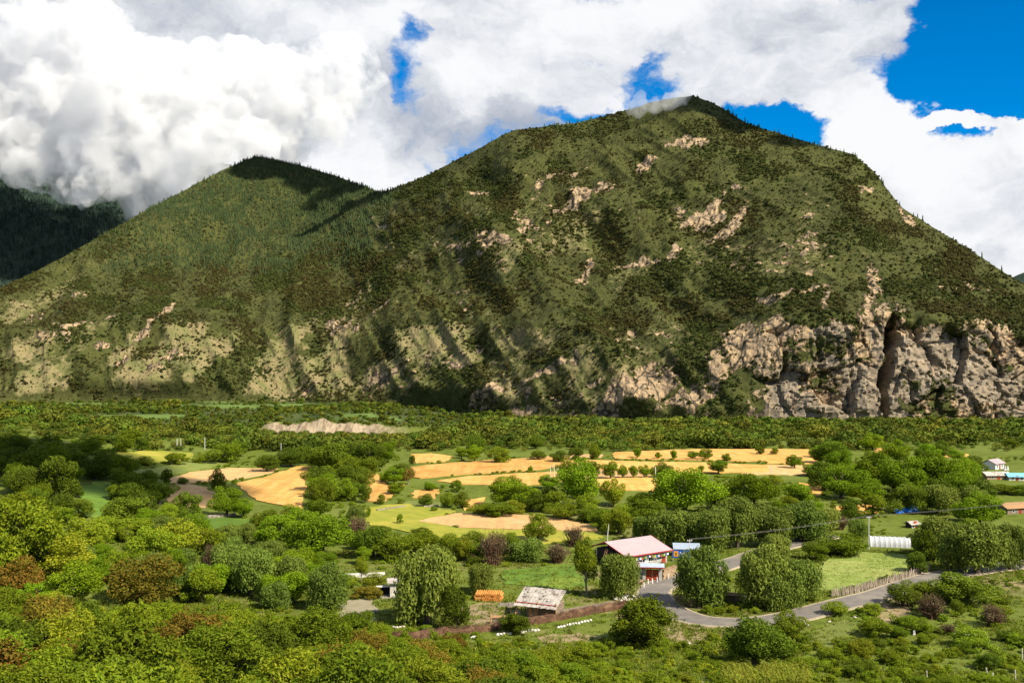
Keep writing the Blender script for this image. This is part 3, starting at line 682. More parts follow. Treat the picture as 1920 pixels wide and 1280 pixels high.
def dome_lobes(rng, nl, cz, spread, rz, r0, r1, flat=.85, base=.12):
    out = []
    for i in range(nl):
        while True:
            d = rng.uniform(-1, 1, 3)
            if np.dot(d, d) < 1: break
        r = rng.uniform(r0, r1); z = cz+d[2]*rz
        if i % 7 == 6: d = d*1.22
        out.append((d[0]*spread, d[1]*spread, max(z, base), r*rng.uniform(.9, 1.2), r*rng.uniform(.9, 1.2), r*flat))
    return out
def trunk_mesh(name, h, r, limbs, rng, m, spread=.25, top=.75):
    v = []; f = []
    lean = rng.uniform(-.05, .05, 2)
    tube(v, f, [(0, 0, -.06), (lean[0]*.3, lean[1]*.3, h*.4), (lean[0], lean[1], h), (lean[0]*1.5, lean[1]*1.5, top)], [r*1.25, r, r*.8, r*.2], 7)
    for i in range(limbs):
        a = 2*math.pi*(i+rng.uniform(-.3, .3))/limbs; z0 = h*rng.uniform(.6, 1.0); q = spread*rng.uniform(.7, 1.1); z1 = rng.uniform(h+.08, top)
        tube(v, f, [(lean[0]*.6, lean[1]*.6, z0), (math.cos(a)*q*.5, math.sin(a)*q*.5, (z0+z1)*.52), (math.cos(a)*q, math.sin(a)*q, z1)], [r*.55, r*.4, r*.12], 5)
    return mesh(name, v, f, m)

PL = {}     # kind -> list of (trunk mesh, crown mesh); unit size: height 1, width about 1
def build_plants():
    for i in range(4):
        rng = np.random.default_rng(100+i)
        lo = dome_lobes(rng, 26, .54, .37, .34, .08, .20); P, Q = lobe_points(lo, 11000, rng, .35)
        PL.setdefault('lush', []).append((trunk_mesh('trunk', .32, .035, 6, rng, M_BARK), leaf_mesh('crown', P, Q, .027, LM['lush'], rng, 1.5)))
        lo = dome_lobes(rng, 24, .47, .37, .36, .09, .21); P, Q = lobe_points(lo, 9500, rng, .35)
        PL.setdefault('dark', []).append((trunk_mesh('trunk', .22, .035, 5, rng, M_BARK), leaf_mesh('crown', P, Q, .028, LM['dark'], rng, 1.5)))
        # willow: long hanging leaves on heavy curtains
        lo = dome_lobes(rng, 20, .55, .34, .30, .11, .22, 1.0); P, Q = lobe_points(lo, 7500, rng, .4)
        k = rng.choice(len(P), 7500); r_ = np.linalg.norm(P[k, :2], axis=1)
        dn = rng.uniform(0, .34, len(k))*np.clip(r_/.35, .2, 1.2); P2 = P[k]+np.stack([P[k, 0]*.10*dn, P[k, 1]*.10*dn, -dn], -1); Q2 = Q[k].copy(); Q2[:, 2] *= .3
        ok = P2[:, 2] > .05; P = np.concatenate([P, P2[ok]]); Q = np.concatenate([Q, Q2[ok]])
        PL.setdefault('willow', []).append((trunk_mesh('trunk', .30, .045, 6, rng, M_BARK), leaf_mesh('crown', P, Q, .033, LM['willow'], rng, 2.6, .7, .7)))
        for kind, mm, nl, nlf, sz in (('bush', 'bush', 26, 8000, .030), ('light', 'light', 24, 7500, .030), ('rust', 'rust', 22, 6500, .031)):
            lo = dome_lobes(rng, nl, .42, .39, .38, .07, .20, .9, .12); P, Q = lobe_points(lo, nlf, rng, .35)
            PL.setdefault(kind, []).append((trunk_mesh('trunk', .12, .025, 6, rng, M_BARK, .28, .6), leaf_mesh('crown', P, Q, sz, LM[mm], rng, 1.8)))
    for i in range(3):
        rng = np.random.default_rng(300+i)
        lo = dome_lobes(rng, 20, .58, .22, .34, .10, .17, 1.0); P, Q = lobe_points(lo, 6500, rng, .4)
        PL.setdefault('tall', []).append((trunk_mesh('trunk', .25, .03, 5, rng, M_PALEBARK, .15), leaf_mesh('crown', P, Q, .027, LM['light'], rng, 1.6)))
        PL.setdefault('gold', []).append((trunk_mesh('trunk', .35, .035, 5, rng, M_PALEBARK, .2), leaf_mesh('crown', P[:1800]*np.array([1.4, 1.4, 1]), Q[:1800], .05, LM['gold'], rng, 1.4)))
        # leafless brushwood
        v = []; f = []
        for k in range(150):
            a = rng.uniform(0, 6.283); tl = abs(rng.normal(0, .38)); L_ = rng.uniform(.55, 1.0); p0 = np.array([rng.normal(0, .09), rng.normal(0, .09), 0])
            d = np.array([math.cos(a)*math.sin(tl), math.sin(a)*math.sin(tl), math.cos(tl)]); p1 = p0+d*L_*.55; p2 = p0+d*L_+rng.normal(0, .06, 3)
            tube(v, f, [p0, p1, p2], [.010, .007, .003], 3)
        tw = mesh('stems', v, f, M_TWIG)
        lo = dome_lobes(rng, 14, .5, .30, .32, .13, .2); P, Q = lobe_points(lo, 1500, rng, .8)
        PL.setdefault('dry', []).append((tw, leaf_mesh('crown', P, Q, .038, LM['dry'], rng, 2.2)))
    # near shrubs with small leaves, for the slope below the camera
    for i in range(4):
        rng = np.random.default_rng(500+i)
        for kind, mm, asp in (('nbush', 'bush', 2.2), ('nlight', 'light', 3.4), ('nrust', 'rust', 1.8), ('ndark', 'dark', 1.9)):
            if kind in ('nrust', 'ndark') and i > 1: continue
            lo = dome_lobes(rng, 34, .45, .38, .36, .09, .17, .9, .1); P, Q = lobe_points(lo, 15000, rng, .5, cull=.5)
            # sprays that break the outline
            ns = 90; k = rng.choice(len(P), ns); SP = []; SQ = []
            for j in k:
                d = Q[j]+np.array([0, 0, .5])+rng.normal(0, .25, 3); d /= np.linalg.norm(d); t = rng.uniform(0, 1, 26)[:, None]
                q = P[j]+d*t*.16+np.array([0, 0, -.05])*t*t+rng.normal(0, .010, (26, 3)); SP.append(q); SQ.append(np.repeat(Q[j][None], 26, 0))
            P = np.concatenate([P]+SP); Q = np.concatenate([Q]+SQ)
            PL.setdefault(kind, []).append((trunk_mesh('trunk', .12, .022, 8, rng, M_BARK, .32, .7), leaf_mesh('crown', P, Q, .026, LM[mm], rng, asp, .15, .8)))
build_plants()

ORD = ['first','second','third','fourth','fifth','sixth','seventh','eighth','ninth','tenth','eleventh','twelfth','thirteenth','fourteenth','fifteenth','sixteenth','seventeenth','eighteenth','nineteenth','twentieth']
TENS = ['', '', 'twenty', 'thirty', 'forty', 'fifty', 'sixty', 'seventy', 'eighty', 'ninety']
def ordinal(n):
    if n <= 20: return ORD[n-1]
    if n >= 100: return 'hundred and '+ordinal(n-100) if n > 100 else 'hundredth'
    t, u_ = divmod(n, 10); return TENS[t]+'-'+ORD[u_-1] if u_ else TENS[t][:-1]+'ieth'
LOOK = {'lush': ('broadleaf_tree', 'bright green leafy tree', 'tree'), 'dark': ('broadleaf_tree', 'dark green dense tree', 'tree'), 'willow': ('willow_tree', 'grey-green willow', 'tree'),
 'bush': ('shrub', 'green bushy shrub', 'shrub'), 'light': ('shrub', 'yellow-green shrub', 'shrub'), 'rust': ('shrub', 'rust-tinged shrub', 'shrub'), 'dry': ('dry_shrub', 'brown half-bare shrub', 'shrub'),
 'tall': ('slender_tree', 'slender yellow-green tree', 'tree'), 'gold': ('golden_tree', 'small golden-leaved tree', 'tree'), 'nbush': ('shrub', 'green fine-leaved shrub', 'shrub'),
 'nlight': ('shrub', 'yellow-green fine-leaved shrub', 'shrub'), 'nrust': ('shrub', 'rusty brown fine-leaved shrub', 'shrub'), 'ndark': ('shrub', 'dark fine-leaved shrub', 'shrub')}
def region(px, py):
    if py < 874: return 'along the far edge of the fields'
    if py < 968:
        if px < 590: return 'around the small wheat plots on the left'
        if px < 960: return 'among the middle wheat plots'
        if px < 1540: return 'in front of the right wheat fields'
        return 'in the grove around the blue tarpaulin'
    if py < 1062 and 640 <= px < 1120: return 'between the yellow meadow and the log shed'
    if py < 1150 and 1120 <= px < 1555: return 'around the pink-roofed house'
    if py < 1085 and px >= 1555: return 'behind the picket fence'
    if px < 640 and py < 1140: return 'in the thicket on the left'
    if px < 760: return 'on the near left slope'
    if py < 1180: return 'around the log shed and lane' if px < 1240 else 'beside the lane'
    return 'on the near slope below the lane'
TREES = []
def plant(kind, px, py, w, h, pos=None, label=None, rz=None):
    p = pos or at(px, py)
    sx = w/FPX*p.y; sz = h/FPX*p.y
    TREES.append(dict(kind=kind, px=px, py=py, p=p, sx=sx, sz=sz, label=label, rz=random.uniform(0, 6.28) if rz is None else rz))

EXPL = '''willow 798 1172 140 142|dark 858 1182 62 100|willow 905 1113 60 64|willow 1310 1133 104 108|willow 1163 1122 78 90|tall 1100 1118 64 112
willow 1425 1138 115 112|willow 1500 1130 100 92|willow 1462 1140 90 80|nbush 1208 1212 130 105|light 1482 1196 84 56|dark 1412 1252 140 112|bush 1568 1152 54 30|bush 1636 1152 44 27
dark 1692 1136 70 46|dark 1795 1130 125 66|willow 1758 1048 90 90|willow 1832 1074 118 104|willow 1894 1068 90 96|dark 1736 1052 50 64|dark 1722 1075 50 44
willow 1265 1024 96 80|willow 1330 1030 96 88|willow 1382 1026 96 92|willow 1440 1022 96 82|willow 1502 1014 104 82|willow 1455 1046 64 52|willow 1536 1004 84 60|bush 1580 1040 90 50|bush 1530 1050 60 40
lush 1285 964 132 100|lush 1085 954 92 90|lush 1412 948 88 68|lush 1497 948 74 46|lush 1577 934 90 64|lush 1622 944 74 50|dark 1345 955 50 45|dark 1245 950 50 60
lush 1642 922 96 78|lush 1692 934 92 82|lush 1742 928 96 82|lush 1792 932 88 76|dark 1702 962 80 56|willow 1760 962 74 54|willow 1825 958 60 52|dark 1660 905 60 40|lush 1815 905 50 46|dark 1842 940 50 34|bush 1885 925 60 20|bush 1915 928 50 22
light 1150 948 60 56|bush 1200 962 64 46|light 1218 980 74 50|light 1010 1014 62 58|light 1160 1002 64 56|willow 1205 1014 54 54|bush 1130 990 60 40
lush 945 950 74 60|lush 985 956 76 56|dark 1025 950 50 44|bush 935 968 66 28|bush 1055 972 84 30|bush 1110 978 74 30|bush 1170 975 70 36|dark 1000 960 60 40|bush 905 965 50 24
dry 925 1058 66 74|willow 988 1052 64 44|dry 1045 1054 66 38|dry 1078 1024 44 40|light 870 1052 44 50|bush 845 1048 62 54|dark 700 1044 92 62|bush 742 1048 84 58|dry 665 1020 66 52|bush 792 1040 66 46|bush 890 1050 50 44|bush 960 1040 56 40
lush 602 1046 130 92|lush 520 1036 106 80|lush 560 1010 90 60|bush 500 1005 84 60|willow 470 1118 96 92|willow 545 1112 76 74|willow 612 1140 80 86|willow 432 1104 76 92|tall 678 1092 34 52|light 700 1108 60 36|light 645 1100 60 30|rust 690 1120 66 28
dark 625 884 100 60|dark 690 884 74 60|dark 655 870 70 44|dark 600 918 66 56|dark 658 908 64 42|bush 602 948 66 58|bush 640 938 64 46|bush 596 975 56 46|lush 600 880 60 44|dark 575 868 50 34
lush 738 908 40 34|dark 683 942 26 36|bush 715 945 20 20|lush 805 920 28 20|dark 798 950 32 28|bush 838 952 36 38|bush 866 952 36 38|bush 857 922 30 24|bush 750 982 13 20|bush 690 970 13 24|gold 766 908 27 36|dark 773 872 15 22|bush 752 944 14 10|bush 815 958 18 10
lush 890 866 44 30|dark 893 856 46 46|bush 935 867 48 30|lush 995 884 11 12|bush 1064 908 36 56|dark 1110 892 38 32|lush 1145 898 38 34|lush 1167 896 24 26|lush 1188 896 24 26|lush 1208 896 24 26|lush 1228 896 24 26|dark 1246 896 34 30
bush 1115 860 28 30|lush 1195 859 24 21|lush 1234 860 15 15|lush 1262 862 19 19|lush 1298 861 24 17|lush 1322 861 30 22|bush 1362 864 22 17|lush 1347 888 44 26|bush 1315 885 13 15|lush 1490 878 32 30|bush 1425 852 24 18|bush 1452 852 18 14|dark 1562 870 66 42|dark 1536 868 44 30|dark 1080 862 34 28|dark 1010 862 40 20|dark 1050 866 36 22
dark 350 974 62 58|dark 405 928 34 50|dark 312 908 23 30|dark 343 908 26 15|dark 240 988 116 64|dark 300 945 66 46|lush 425 968 64 56|lush 458 970 46 42|dark 145 932 30 24|bush 270 872 44 20|bush 330 871 52 24|bush 376 868 38 20|bush 420 868 76 40|dark 500 884 50 36|dark 546 874 64 36|bush 215 878 50 26|bush 240 888 56 30
dark 110 936 96 84|dark 180 900 70 50|dark 228 918 66 44|dark 60 905 90 64|dark 262 930 54 44|dark 280 918 50 40|dark 30 880 80 50|dark 130 880 80 44|dark 200 868 60 30|bush 90 860 80 40|bush 20 850 70 44|bush 160 850 70 30|dark 65 960 60 50|bush 120 985 60 40|dark 45 935 70 70|light 320 1000 60 36
nbush 28 1090 190 190|light 150 1040 110 80|light 215 1010 90 50|bush 255 1010 84 48|light 330 1050 110 84|light 290 1060 90 80|light 385 1040 80 60|light 130 1090 120 90|lush 60 1075 110 80|rust 270 1130 140 100|rust 30 1120 110 100|bush 380 1130 90 70|willow 350 1120 60 60|dry 395 1075 36 60|dark 250 1065 60 40'''
for line in EXPL.replace('\n', '|').split('|'):
    k, a, b, c, d = line.split(); plant(k, float(a), float(b), float(c), float(d))

rs = random.Random(5)
def scatter(n, xr, yr, kinds, wm, hr=(.6, .85), mind=.55, poly=None, tries=60):
    """more plants of a zone, in metres; they keep off fields, lanes and each other"""
    done = 0
    for t in range(n*tries):
        if done >= n: break
        px = rs.uniform(*xr); py = rs.uniform(*yr)
        p = at(px, py); w = rs.uniform(*wm)
        if not free(p.x, p.y, w*.42): continue
        if any((q['p'].x-p.x)**2+(q['p'].y-p.y)**2 < (mind*.5*(q['sx']+w))**2 for q in TREES): continue
        k = rs.choice(kinds); h = w*rs.uniform(*hr)
        plant(k, px, py, w/p.y*FPX, h/p.y*FPX, p); done += 1
def near_slope(n, ar, yr, kinds, wm, hr=(.7, 1.0), mind=.6, tries=60):
    done = 0
    for t in range(n*tries):
        if done >= n: break
        y = rs.uniform(yr[0]**.5, yr[1]**.5)**2; a = rs.uniform(*ar); x = a*y
        w = rs.uniform(*wm)*(0.75 if y < 40 else 1)
        if not free(x, y, w*.42): continue
        if any((q['p'].x-x)**2+(q['p'].y-y)**2 < (mind*.5*(q['sx']+w))**2 for q in TREES): continue
        p = on(x, y); px, py = to_px(p); plant(rs.choice(kinds), px, py, w/y*FPX, w*rs.uniform(*hr)/y*FPX, p); done += 1
near_slope(84, (-.56, -.13), (24, 150), ['nbush', 'nbush', 'nlight', 'nlight', 'nbush', 'nrust', 'ndark'], (4.0, 7.6), (.6, .95), .48)
near_slope(30, (-.2, .04), (70, 152), ['nbush', 'nbush', 'nlight', 'nrust', 'ndark'], (3.6, 6.6), (.55, .85), .55)
scatter(36, (930, 1920), (1185, 1300), ['nbush', 'bush', 'bush', 'ndark', 'light', 'bush'], (2.6, 6.0), (.45, .7), .75)
scatter(10, (1640, 1920), (1110, 1200), ['bush', 'dark', 'bush', 'dry'], (3.0, 6.5), (.5, .75), .65)
scatter(10, (1560, 1920), (985, 1060), ['bush', 'willow', 'bush', 'dry'], (3.5, 7.5), (.6, .9), .75)
scatter(7, (1280, 1420), (1135, 1152), ['bush', 'light'], (1.6, 3.0), (.5, .7), .7)
scatter(34, (250, 700), (975, 1110), ['willow', 'light', 'willow', 'lush', 'lush'], (4, 8), (.65, .9), .65)
scatter(34, (40, 640), (1005, 1150), ['lush', 'willow', 'tall', 'lush', 'willow'], (4.5, 8.5), (.65, .95), .55)
scatter(26, (0, 300), (835, 985), ['dark', 'dark', 'bush'], (7, 12), (.6, .8), .6)
scatter(26, (1540, 1920), (860, 985), ['lush', 'dark', 'lush', 'bush'], (7, 13), (.65, .85), .6)
scatter(20, (960, 1540), (885, 1010), ['bush', 'lush', 'light'], (5, 9), (.5, .8), .7)
scatter(12, (640, 960), (1000, 1062), ['bush', 'dark', 'light'], (3.5, 7), (.55, .8), .65)
scatter(8, (730, 1000), (1120, 1195), ['bush', 'light'], (1.6, 3.2), (.4, .6), .7)
scatter(14, (120, 1900), (836, 862), ['bush', 'dark', 'bush', 'lush'], (6, 11), (.5, .75), .7)
scatter(14, (600, 760), (860, 950), ['dark', 'bush', 'lush'], (6, 11), (.6, .8), .7)

TREES[:] = [t for t in TREES if not (1838 < t['px'] < 1930 and 882 < t['py'] < 960 and t['py']-t['sz']/t['p'].y*FPX < 893)]
def grow():
    rows = {}
    for t in TREES:
        pr = to_px(t['p']); t['reg'] = region(t['px'], t['py']); rows.setdefault((t['kind'].lstrip('n') if t['kind'][0] == 'n' else t['kind'], t['reg'], LOOK[t['kind']][1]), []).append(t)
    for key, lst in rows.items():
        lst.sort(key=lambda t: t['px'])
        for i, t in enumerate(lst):
            nm, look, cat = LOOK[t['kind']]
            t['label'] = f"{look}, {ordinal(i+1)} from the left {t['reg']}" if len(lst) > 1 else f"only {look} {t['reg']}"
    for t in TREES:
        nm, look, cat = LOOK[t['kind']]; var = PL[t['kind']]; tm, cm_ = var[random.randrange(len(var))]
        o = thing(nm, t['label'], cat, t['p'], t['rz'], f"{cat}s {t['reg']}"); o.scale = (t['sx']*random.uniform(.86, 1.14), t['sx']*random.uniform(.86, 1.14), t['sz']*random.uniform(.92, 1.1)); o.rotation_euler = (random.gauss(0, .05), random.gauss(0, .05), t['rz'])
        link('stems' if t['kind'] == 'dry' else 'trunk', tm, o); link('crown', cm_, o)
grow()
print('trees', len(TREES))

# ------------------------------------------------------------------ plant cover too dense to count
def proto(name, me): return bpy.data.objects.new(name, me)
def blob_mesh(name, m, seed, sub=2, flat=.75):
    bm = bmesh.new(); bmesh.ops.create_icosphere(bm, subdivisions=sub, radius=.5); r = random.Random(seed)
    for v in bm.verts:
        v.co *= 1+r.uniform(-.32, .22); v.co.z = v.co.z*flat+.22
    me = bpy.data.meshes.new(name); bm.to_mesh(me); bm.free()
    a = me.attributes.new('rnd', 'FLOAT', 'FACE'); a.data.foreach_set('value', np.random.default_rng(seed).uniform(0, 1, len(me.polygons)).astype(np.float32))
    me.materials.append(m); return me
def clump_mesh(name, m, seed, nl=8, n=170, size=.15, sp=.27, rr=(.16, .26)):
    rng = np.random.default_rng(seed); P, Q = lobe_points(dome_lobes(rng, nl, .38, sp, .24, rr[0], rr[1], .9, .1), n, rng, .25)
    return leaf_mesh(name, P, Q, size, m, rng, 1.3, 0, .45)
def conifer_mesh(name, m, seed):
    r = random.Random(seed); v = []; f = []
    for k in range(6):
        z0 = .06+k*.15; z1 = min(z0+.30, 1.0); rad = .20*(1-k/6.4)+.015; n = 8; b = len(v)
        v.append((0, 0, z1))
        for i in range(n):
            a = 2*math.pi*(i+r.uniform(-.2, .2))/n; q = rad*r.uniform(.7, 1.15); v.append((math.cos(a)*q, math.sin(a)*q, z0-r.uniform(0, .05)))
        for i in range(n): f.append((b, b+1+i, b+1+(i+1) % n))
    me = mesh(name, v, f, m); a = me.attributes.new('rnd', 'FLOAT', 'FACE'); a.data.foreach_set('value', np.random.default_rng(seed).uniform(0, 1, len(me.polygons)).astype(np.float32)); return me

def on_sheet(X, Y, Z, dens, n, rng):
    """n random points on a sheet of ground, thicker where dens is high"""
    P = np.stack([X, Y, Z], -1); a, b, c = P[:-1, :-1], P[:-1, 1:], P[1:, :-1]
    area = np.linalg.norm(np.cross(b-a, c-a), axis=-1); w = (area*dens[:-1, :-1]).ravel(); w = w/w.sum()
    k = rng.choice(len(w), n, p=w); i, j = np.unravel_index(k, area.shape); s, t = rng.uniform(0, 1, n)[:, None], rng.uniform(0, 1, n)[:, None]
    p = P[i, j]*(1-s)*(1-t)+P[i, j+1]*s*(1-t)+P[i+1, j]*(1-s)*t+P[i+1, j+1]*s*t
    return p, i, j
def cover():
    rng = np.random.default_rng(77); m = MT
    bare = np.clip(1-1.25*m['rock'], 0, 1)*np.clip(1-.9*m['pale'], .06, 1)
    thick = .05+.95*ss((fbm(m['px']/50, m['py']/36, 0, 6, 202, .62)+.05)/.24)
    conz = ss((540-m['py']+40*fbm(m['px']/60, m['py']/40, 0, 4, 207))/90)*(1-ss((m['px']-700+.35*(m['py']-360))/60))                     # conifer forest high on the left
    conz = conz*ss((m['px']-150)/120)
    vis = ((m['px'] > -150) & (m['px'] < 2080))*1.0
    d = bare*thick*(1-.9*conz)*vis*(.45+.55*ss((m['py']-250)/200))
    for nm, n, s0, s1, seed, lab in (('mountain_scrub', 76000, 1.8, 7.0, 1, 'dark green scrub covering the big mountain'), ('mountain_scrub', 34000, 1.5, 4.0, 2, 'lighter bushes dotted over the big mountain')):
        p, i, j = on_sheet(m['X'], m['Y'], m['Z'], d if seed == 1 else np.clip(vis*(1-.85*m['rock'])*(1-m['cleft'])*(1-.8*conz), 0, 1), n, rng)
        sc = s0+(s1-s0)*rng.uniform(0, 1, n)**1.8; sc = sc*(.8+.4*rng.uniform(0, 1, n)); p[:, 2] -= .1*sc
        instancer(nm, p, sc, rng.uniform(0, 6.28, n), proto(nm+'_plant', clump_mesh(nm, LM['scrub'], seed, 7, 90, .24)), lab, sc*rng.uniform(.7, 1.05, n))
    p, i, j = on_sheet(m['X'], m['Y'], m['Z'], conz*vis*(.3+.7*ss((fbm(m['px']/40, m['py']/30, 0, 4, 205)+.2)/.3)), 10500, rng); p[:, 2] -= .5
    h = rng.uniform(5, 11, len(p)); instancer('conifer_forest', p, h, rng.uniform(0, 6.28, len(p)), proto('conifer', conifer_mesh('conifer', LM['conif'], 4)), 'conifer forest on the upper left mountain slope')
    top = (m['T'] > .985)*vis*np.clip(ss((m['px']-1000)/20)*(1-ss((m['px']-1085)/20))*1.6+ss((m['px']-1330)/20)*.8*(1-ss((m['px']-1560)/80))+.18+1.0*(m['px'] < 720)*(m['px'] > 430), 0, 2)
    p, i, j = on_sheet(m['X'], m['Y'], m['Z'], top*(.15+.85*ss((fbm(m['px']/16, 5, 0, 3, 410)+.0)/.3)), 520, rng); h = 3+9*rng.uniform(0, 1, len(p))**1.6
    instancer('ridge_conifers', p, h, rng.uniform(0, 6.28, len(p)), proto('ridge_conifer', conifer_mesh('ridge_conifer', LM['conif'], 9)), 'small conifers along the mountain ridge')
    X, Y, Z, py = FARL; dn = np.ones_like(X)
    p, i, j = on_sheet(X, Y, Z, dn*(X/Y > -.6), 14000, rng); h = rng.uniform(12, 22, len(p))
    instancer('far_conifer_forest', p, h, rng.uniform(0, 6.28, len(p)), proto('far_conifer', conifer_mesh('far_conifer', LM['conif_shade'], 14)), 'conifer forest on the dark far mountain')
    # the wooded plain beyond the fields and the far river flat
    n = 60000; y = np.sqrt(rng.uniform(425**2, 1690**2, n)); a = rng.uniform(-.62, .62, n); x = a*y; z = H(x, y)
    px, py = 960+FPX*a, 640-FPX*(z-CAMZ)/y
    wl = ss((-0.02-a)/.075)
    keep = (rng.uniform(0, 1, n) < .25+.75*ss((fbm(x/70, y/70, 0, 4, 120)+.25)/.4)) & ~((wl > .4) & (y > 1285) & (y < 1352)) & ~((wl > .5) & (y > 700) & (y < 1230))
    keep &= (py < 846) | (y > 500)
    keep &= ~((y > 1400) & (fbm(x/180, y/60, 0, 4, 44) > .2))
    for poly in KEEP: keep &= ~inside(poly, x, y)
    x, y, z = x[keep], y[keep], z[keep]; s = 2.6+9.5*rng.uniform(0, 1, len(x))**2.2*(.6+.8*ss((fbm(x/40, y/40, 0, 3, 133)+.1)/.4)); nearw = y < 720; lowb = (x/y < -.07) & (x/y > -.25) & (y > 520); s = np.where(lowb & nearw, s*.55, s)
    for q, nm, sd, lab, num, sz in ((nearw, 'woodland', 21, 'mixed green woodland on the plain beyond the fields', 460, .08), (~nearw, 'far_woodland', 22, 'far woodland at the foot of the mountain', 160, .15)):
        instancer(nm, np.stack([x, y, z-.05*s], -1)[q], s[q], rng.uniform(0, 6.28, q.sum()), proto(nm+'_tree', clump_mesh(nm, LM['wood'], sd, 9, num, sz)), lab, s[q]*rng.uniform(.6, .95, q.sum()))
    # undergrowth between the trees of the valley
    n = 9000; y = np.sqrt(rng.uniform(150**2, 430**2, n)); a = rng.uniform(-.56, .56, n); x = a*y; z = H(x, y)
    keep = rng.uniform(0, 1, n) < ss((fbm(x/22, y/22, 0, 4, 140)+.05)/.35)
    for poly in KEEP+NOPLANT: keep &= ~inside(poly, x, y)
    keep &= np.array([np.min((ROADNP[:, 0]-u)**2+(ROADNP[:, 1]-v)**2) > 4.6**2 for u, v in zip(x, y)])
    keep &= ~((x > 8) & (x < 40) & (y > 196) & (y < 238))
    x, y, z = x[keep], y[keep], z[keep]; s = rng.uniform(.7, 2.3, len(x))
    instancer('undergrowth', np.stack([x, y, z-.05], -1), s, rng.uniform(0, 6.28, len(x)), proto('undergrowth_plant', clump_mesh('undergrowth', LM['bush'], 31, 8, 220, .12)), 'low green undergrowth between trees and fields', s*rng.uniform(.45, .8, len(x)))
    n = 12000; y = np.sqrt(rng.uniform(22**2, 172**2, n)); a = rng.uniform(-.56, .56, n); x = a*y; z = H(x, y)
    keep = rng.uniform(0, 1, n) < (.3+.7*ss((fbm(x/9, y/9, 0, 3, 149)+.1)/.3))*1.0*(152-.35*x-y > -6-20*ss((a-.05)/.1))
    keep &= np.array([np.min((ROADNP[:, 0]-u)**2+(ROADNP[:, 1]-v)**2) > 4.6**2 for u, v in zip(x, y)])
    for poly in KEEP+NOPLANT: keep &= ~inside(poly, x, y)
    x, y, z = x[keep], y[keep], z[keep]; s = .5+2.3*rng.uniform(0, 1, len(x))**1.6; hf = rng.uniform(0, 1, len(x)) < .68
    for q, nm, k_, sd in ((hf, 'near_undergrowth', 'bush', 41), (~hf, 'near_herbs', 'light', 42)):
        instancer(nm, np.stack([x, y, z-.05], -1)[q], s[q], rng.uniform(0, 6.28, q.sum()), proto(nm+'_plant', clump_mesh(nm, LM[k_], sd, 16, 1500, .05, .40, (.09, .17))), 'dense green undergrowth on the near slope' if sd == 41 else 'yellow-green herbs on the near slope', s[q]*rng.uniform(.5, .9, q.sum()))
    # grass
    v = []; f = []; r = random.Random(3)
    for k in range(16):
        a = r.uniform(0, 6.28); x0, y0 = r.uniform(-.5, .5), r.uniform(-.5, .5); h = r.uniform(.4, 1.0); lx, ly = math.cos(a)*.45*h, math.sin(a)*.45*h; wx, wy = -math.sin(a)*.05, math.cos(a)*.05
        b = len(v); v += [(x0-wx, y0-wy, 0), (x0+wx, y0+wy, 0), (x0+lx*.5+wx*.7, y0+ly*.5+wy*.7, h*.65), (x0+lx*.5-wx*.7, y0+ly*.5-wy*.7, h*.65), (x0+lx, y0+ly, h*.9)]
        f += [(b, b+1, b+2, b+3), (b+3, b+2, b+4)]
    gm = mesh('grass_tuft', v, f, LM['grass']); at_ = gm.attributes.new('rnd', 'FLOAT', 'FACE'); at_.data.foreach_set('value', np.random.default_rng(8).uniform(0, 1, len(gm.polygons)).astype(np.float32))
    n = 60000; y = np.sqrt(rng.uniform(20**2, 235**2, n)); a = rng.uniform(-.56, .56, n); x = a*y; z = H(x, y)
    keep = rng.uniform(0, 1, n) < .2+.8*ss((fbm(x/14, y/14, 0, 4, 160)+.15)/.4)
    hay = KEEP[len(WHEAT)+6]; mead = KEEP[len(WHEAT)+5]
    ing = inside(hay, x, y) | inside(mead, x, y)
    for poly in KEEP[:len(WHEAT)+9]: keep &= ing | ~inside(poly, x, y)
    keep |= ing
    k = np.where(keep)[0]
    dr = np.array([np.min((ROADNP[:, 0]-x[q])**2+(ROADNP[:, 1]-y[q])**2) for q in k]); k = k[dr > 3.7**2]
    s = rng.uniform(.5, 1.3, len(k)); hz = rng.uniform(.25, .7, len(k)); ih = inside(hay, x[k], y[k]); s = np.where(ih, s*.6, s); hz = np.where(ih, .35, hz)
    instancer('grass', np.stack([x[k], y[k], z[k]-.02+np.where(ih, .2, 0)], -1), s, rng.uniform(0, 6.28, len(k)), proto('grass_tuft', gm), 'tufts of green grass on the slopes and meadows', hz)
cover()

# ------------------------------------------------------------------ buildings and other made things
M_PINK = mat('pink_metal_roof', (.48, .36, .375), (.455, .335, .35), .6, .6, 3, 0, .3)
M_RED = mat('red_trim', (.46, .045, .05), (.38, .035, .04), .6)
M_PLASTER = mat('grey_plaster', (.48, .46, .42), (.40, .38, .34), .9, 1.4, 5, .01)
M_WHITE = mat('white_paint', (.78, .77, .74), (.70, .69, .66), .8, 2, 4)
M_DARKW_SHADE = mat('dark_timber_loft_shade', (.06, .045, .035), (.04, .03, .025), .9, 2)  # real timber parts, and the painted loft shade of the left gable
M_DOOR = mat('red_lacquer', (.40, .06, .025), (.33, .045, .02), .5, 2)
M_BLUE = mat('blue_panel', (.025, .12, .55), (.02, .10, .48), .5)
M_ORANGE = mat('orange_panel', (.75, .33, .03), (.70, .30, .03), .5)
M_TARP = mat('blue_tarpaulin', (.015, .19, .75), (.012, .14, .60), .5, .8, 4, .05)
M_SKYB = mat('light_blue_roof', (.22, .52, .75), (.18, .46, .68), .5)
M_ZINC = mat('zinc_sheet', (.42, .50, .62), (.36, .43, .55), .45, 1.5, 4, 0, .4)
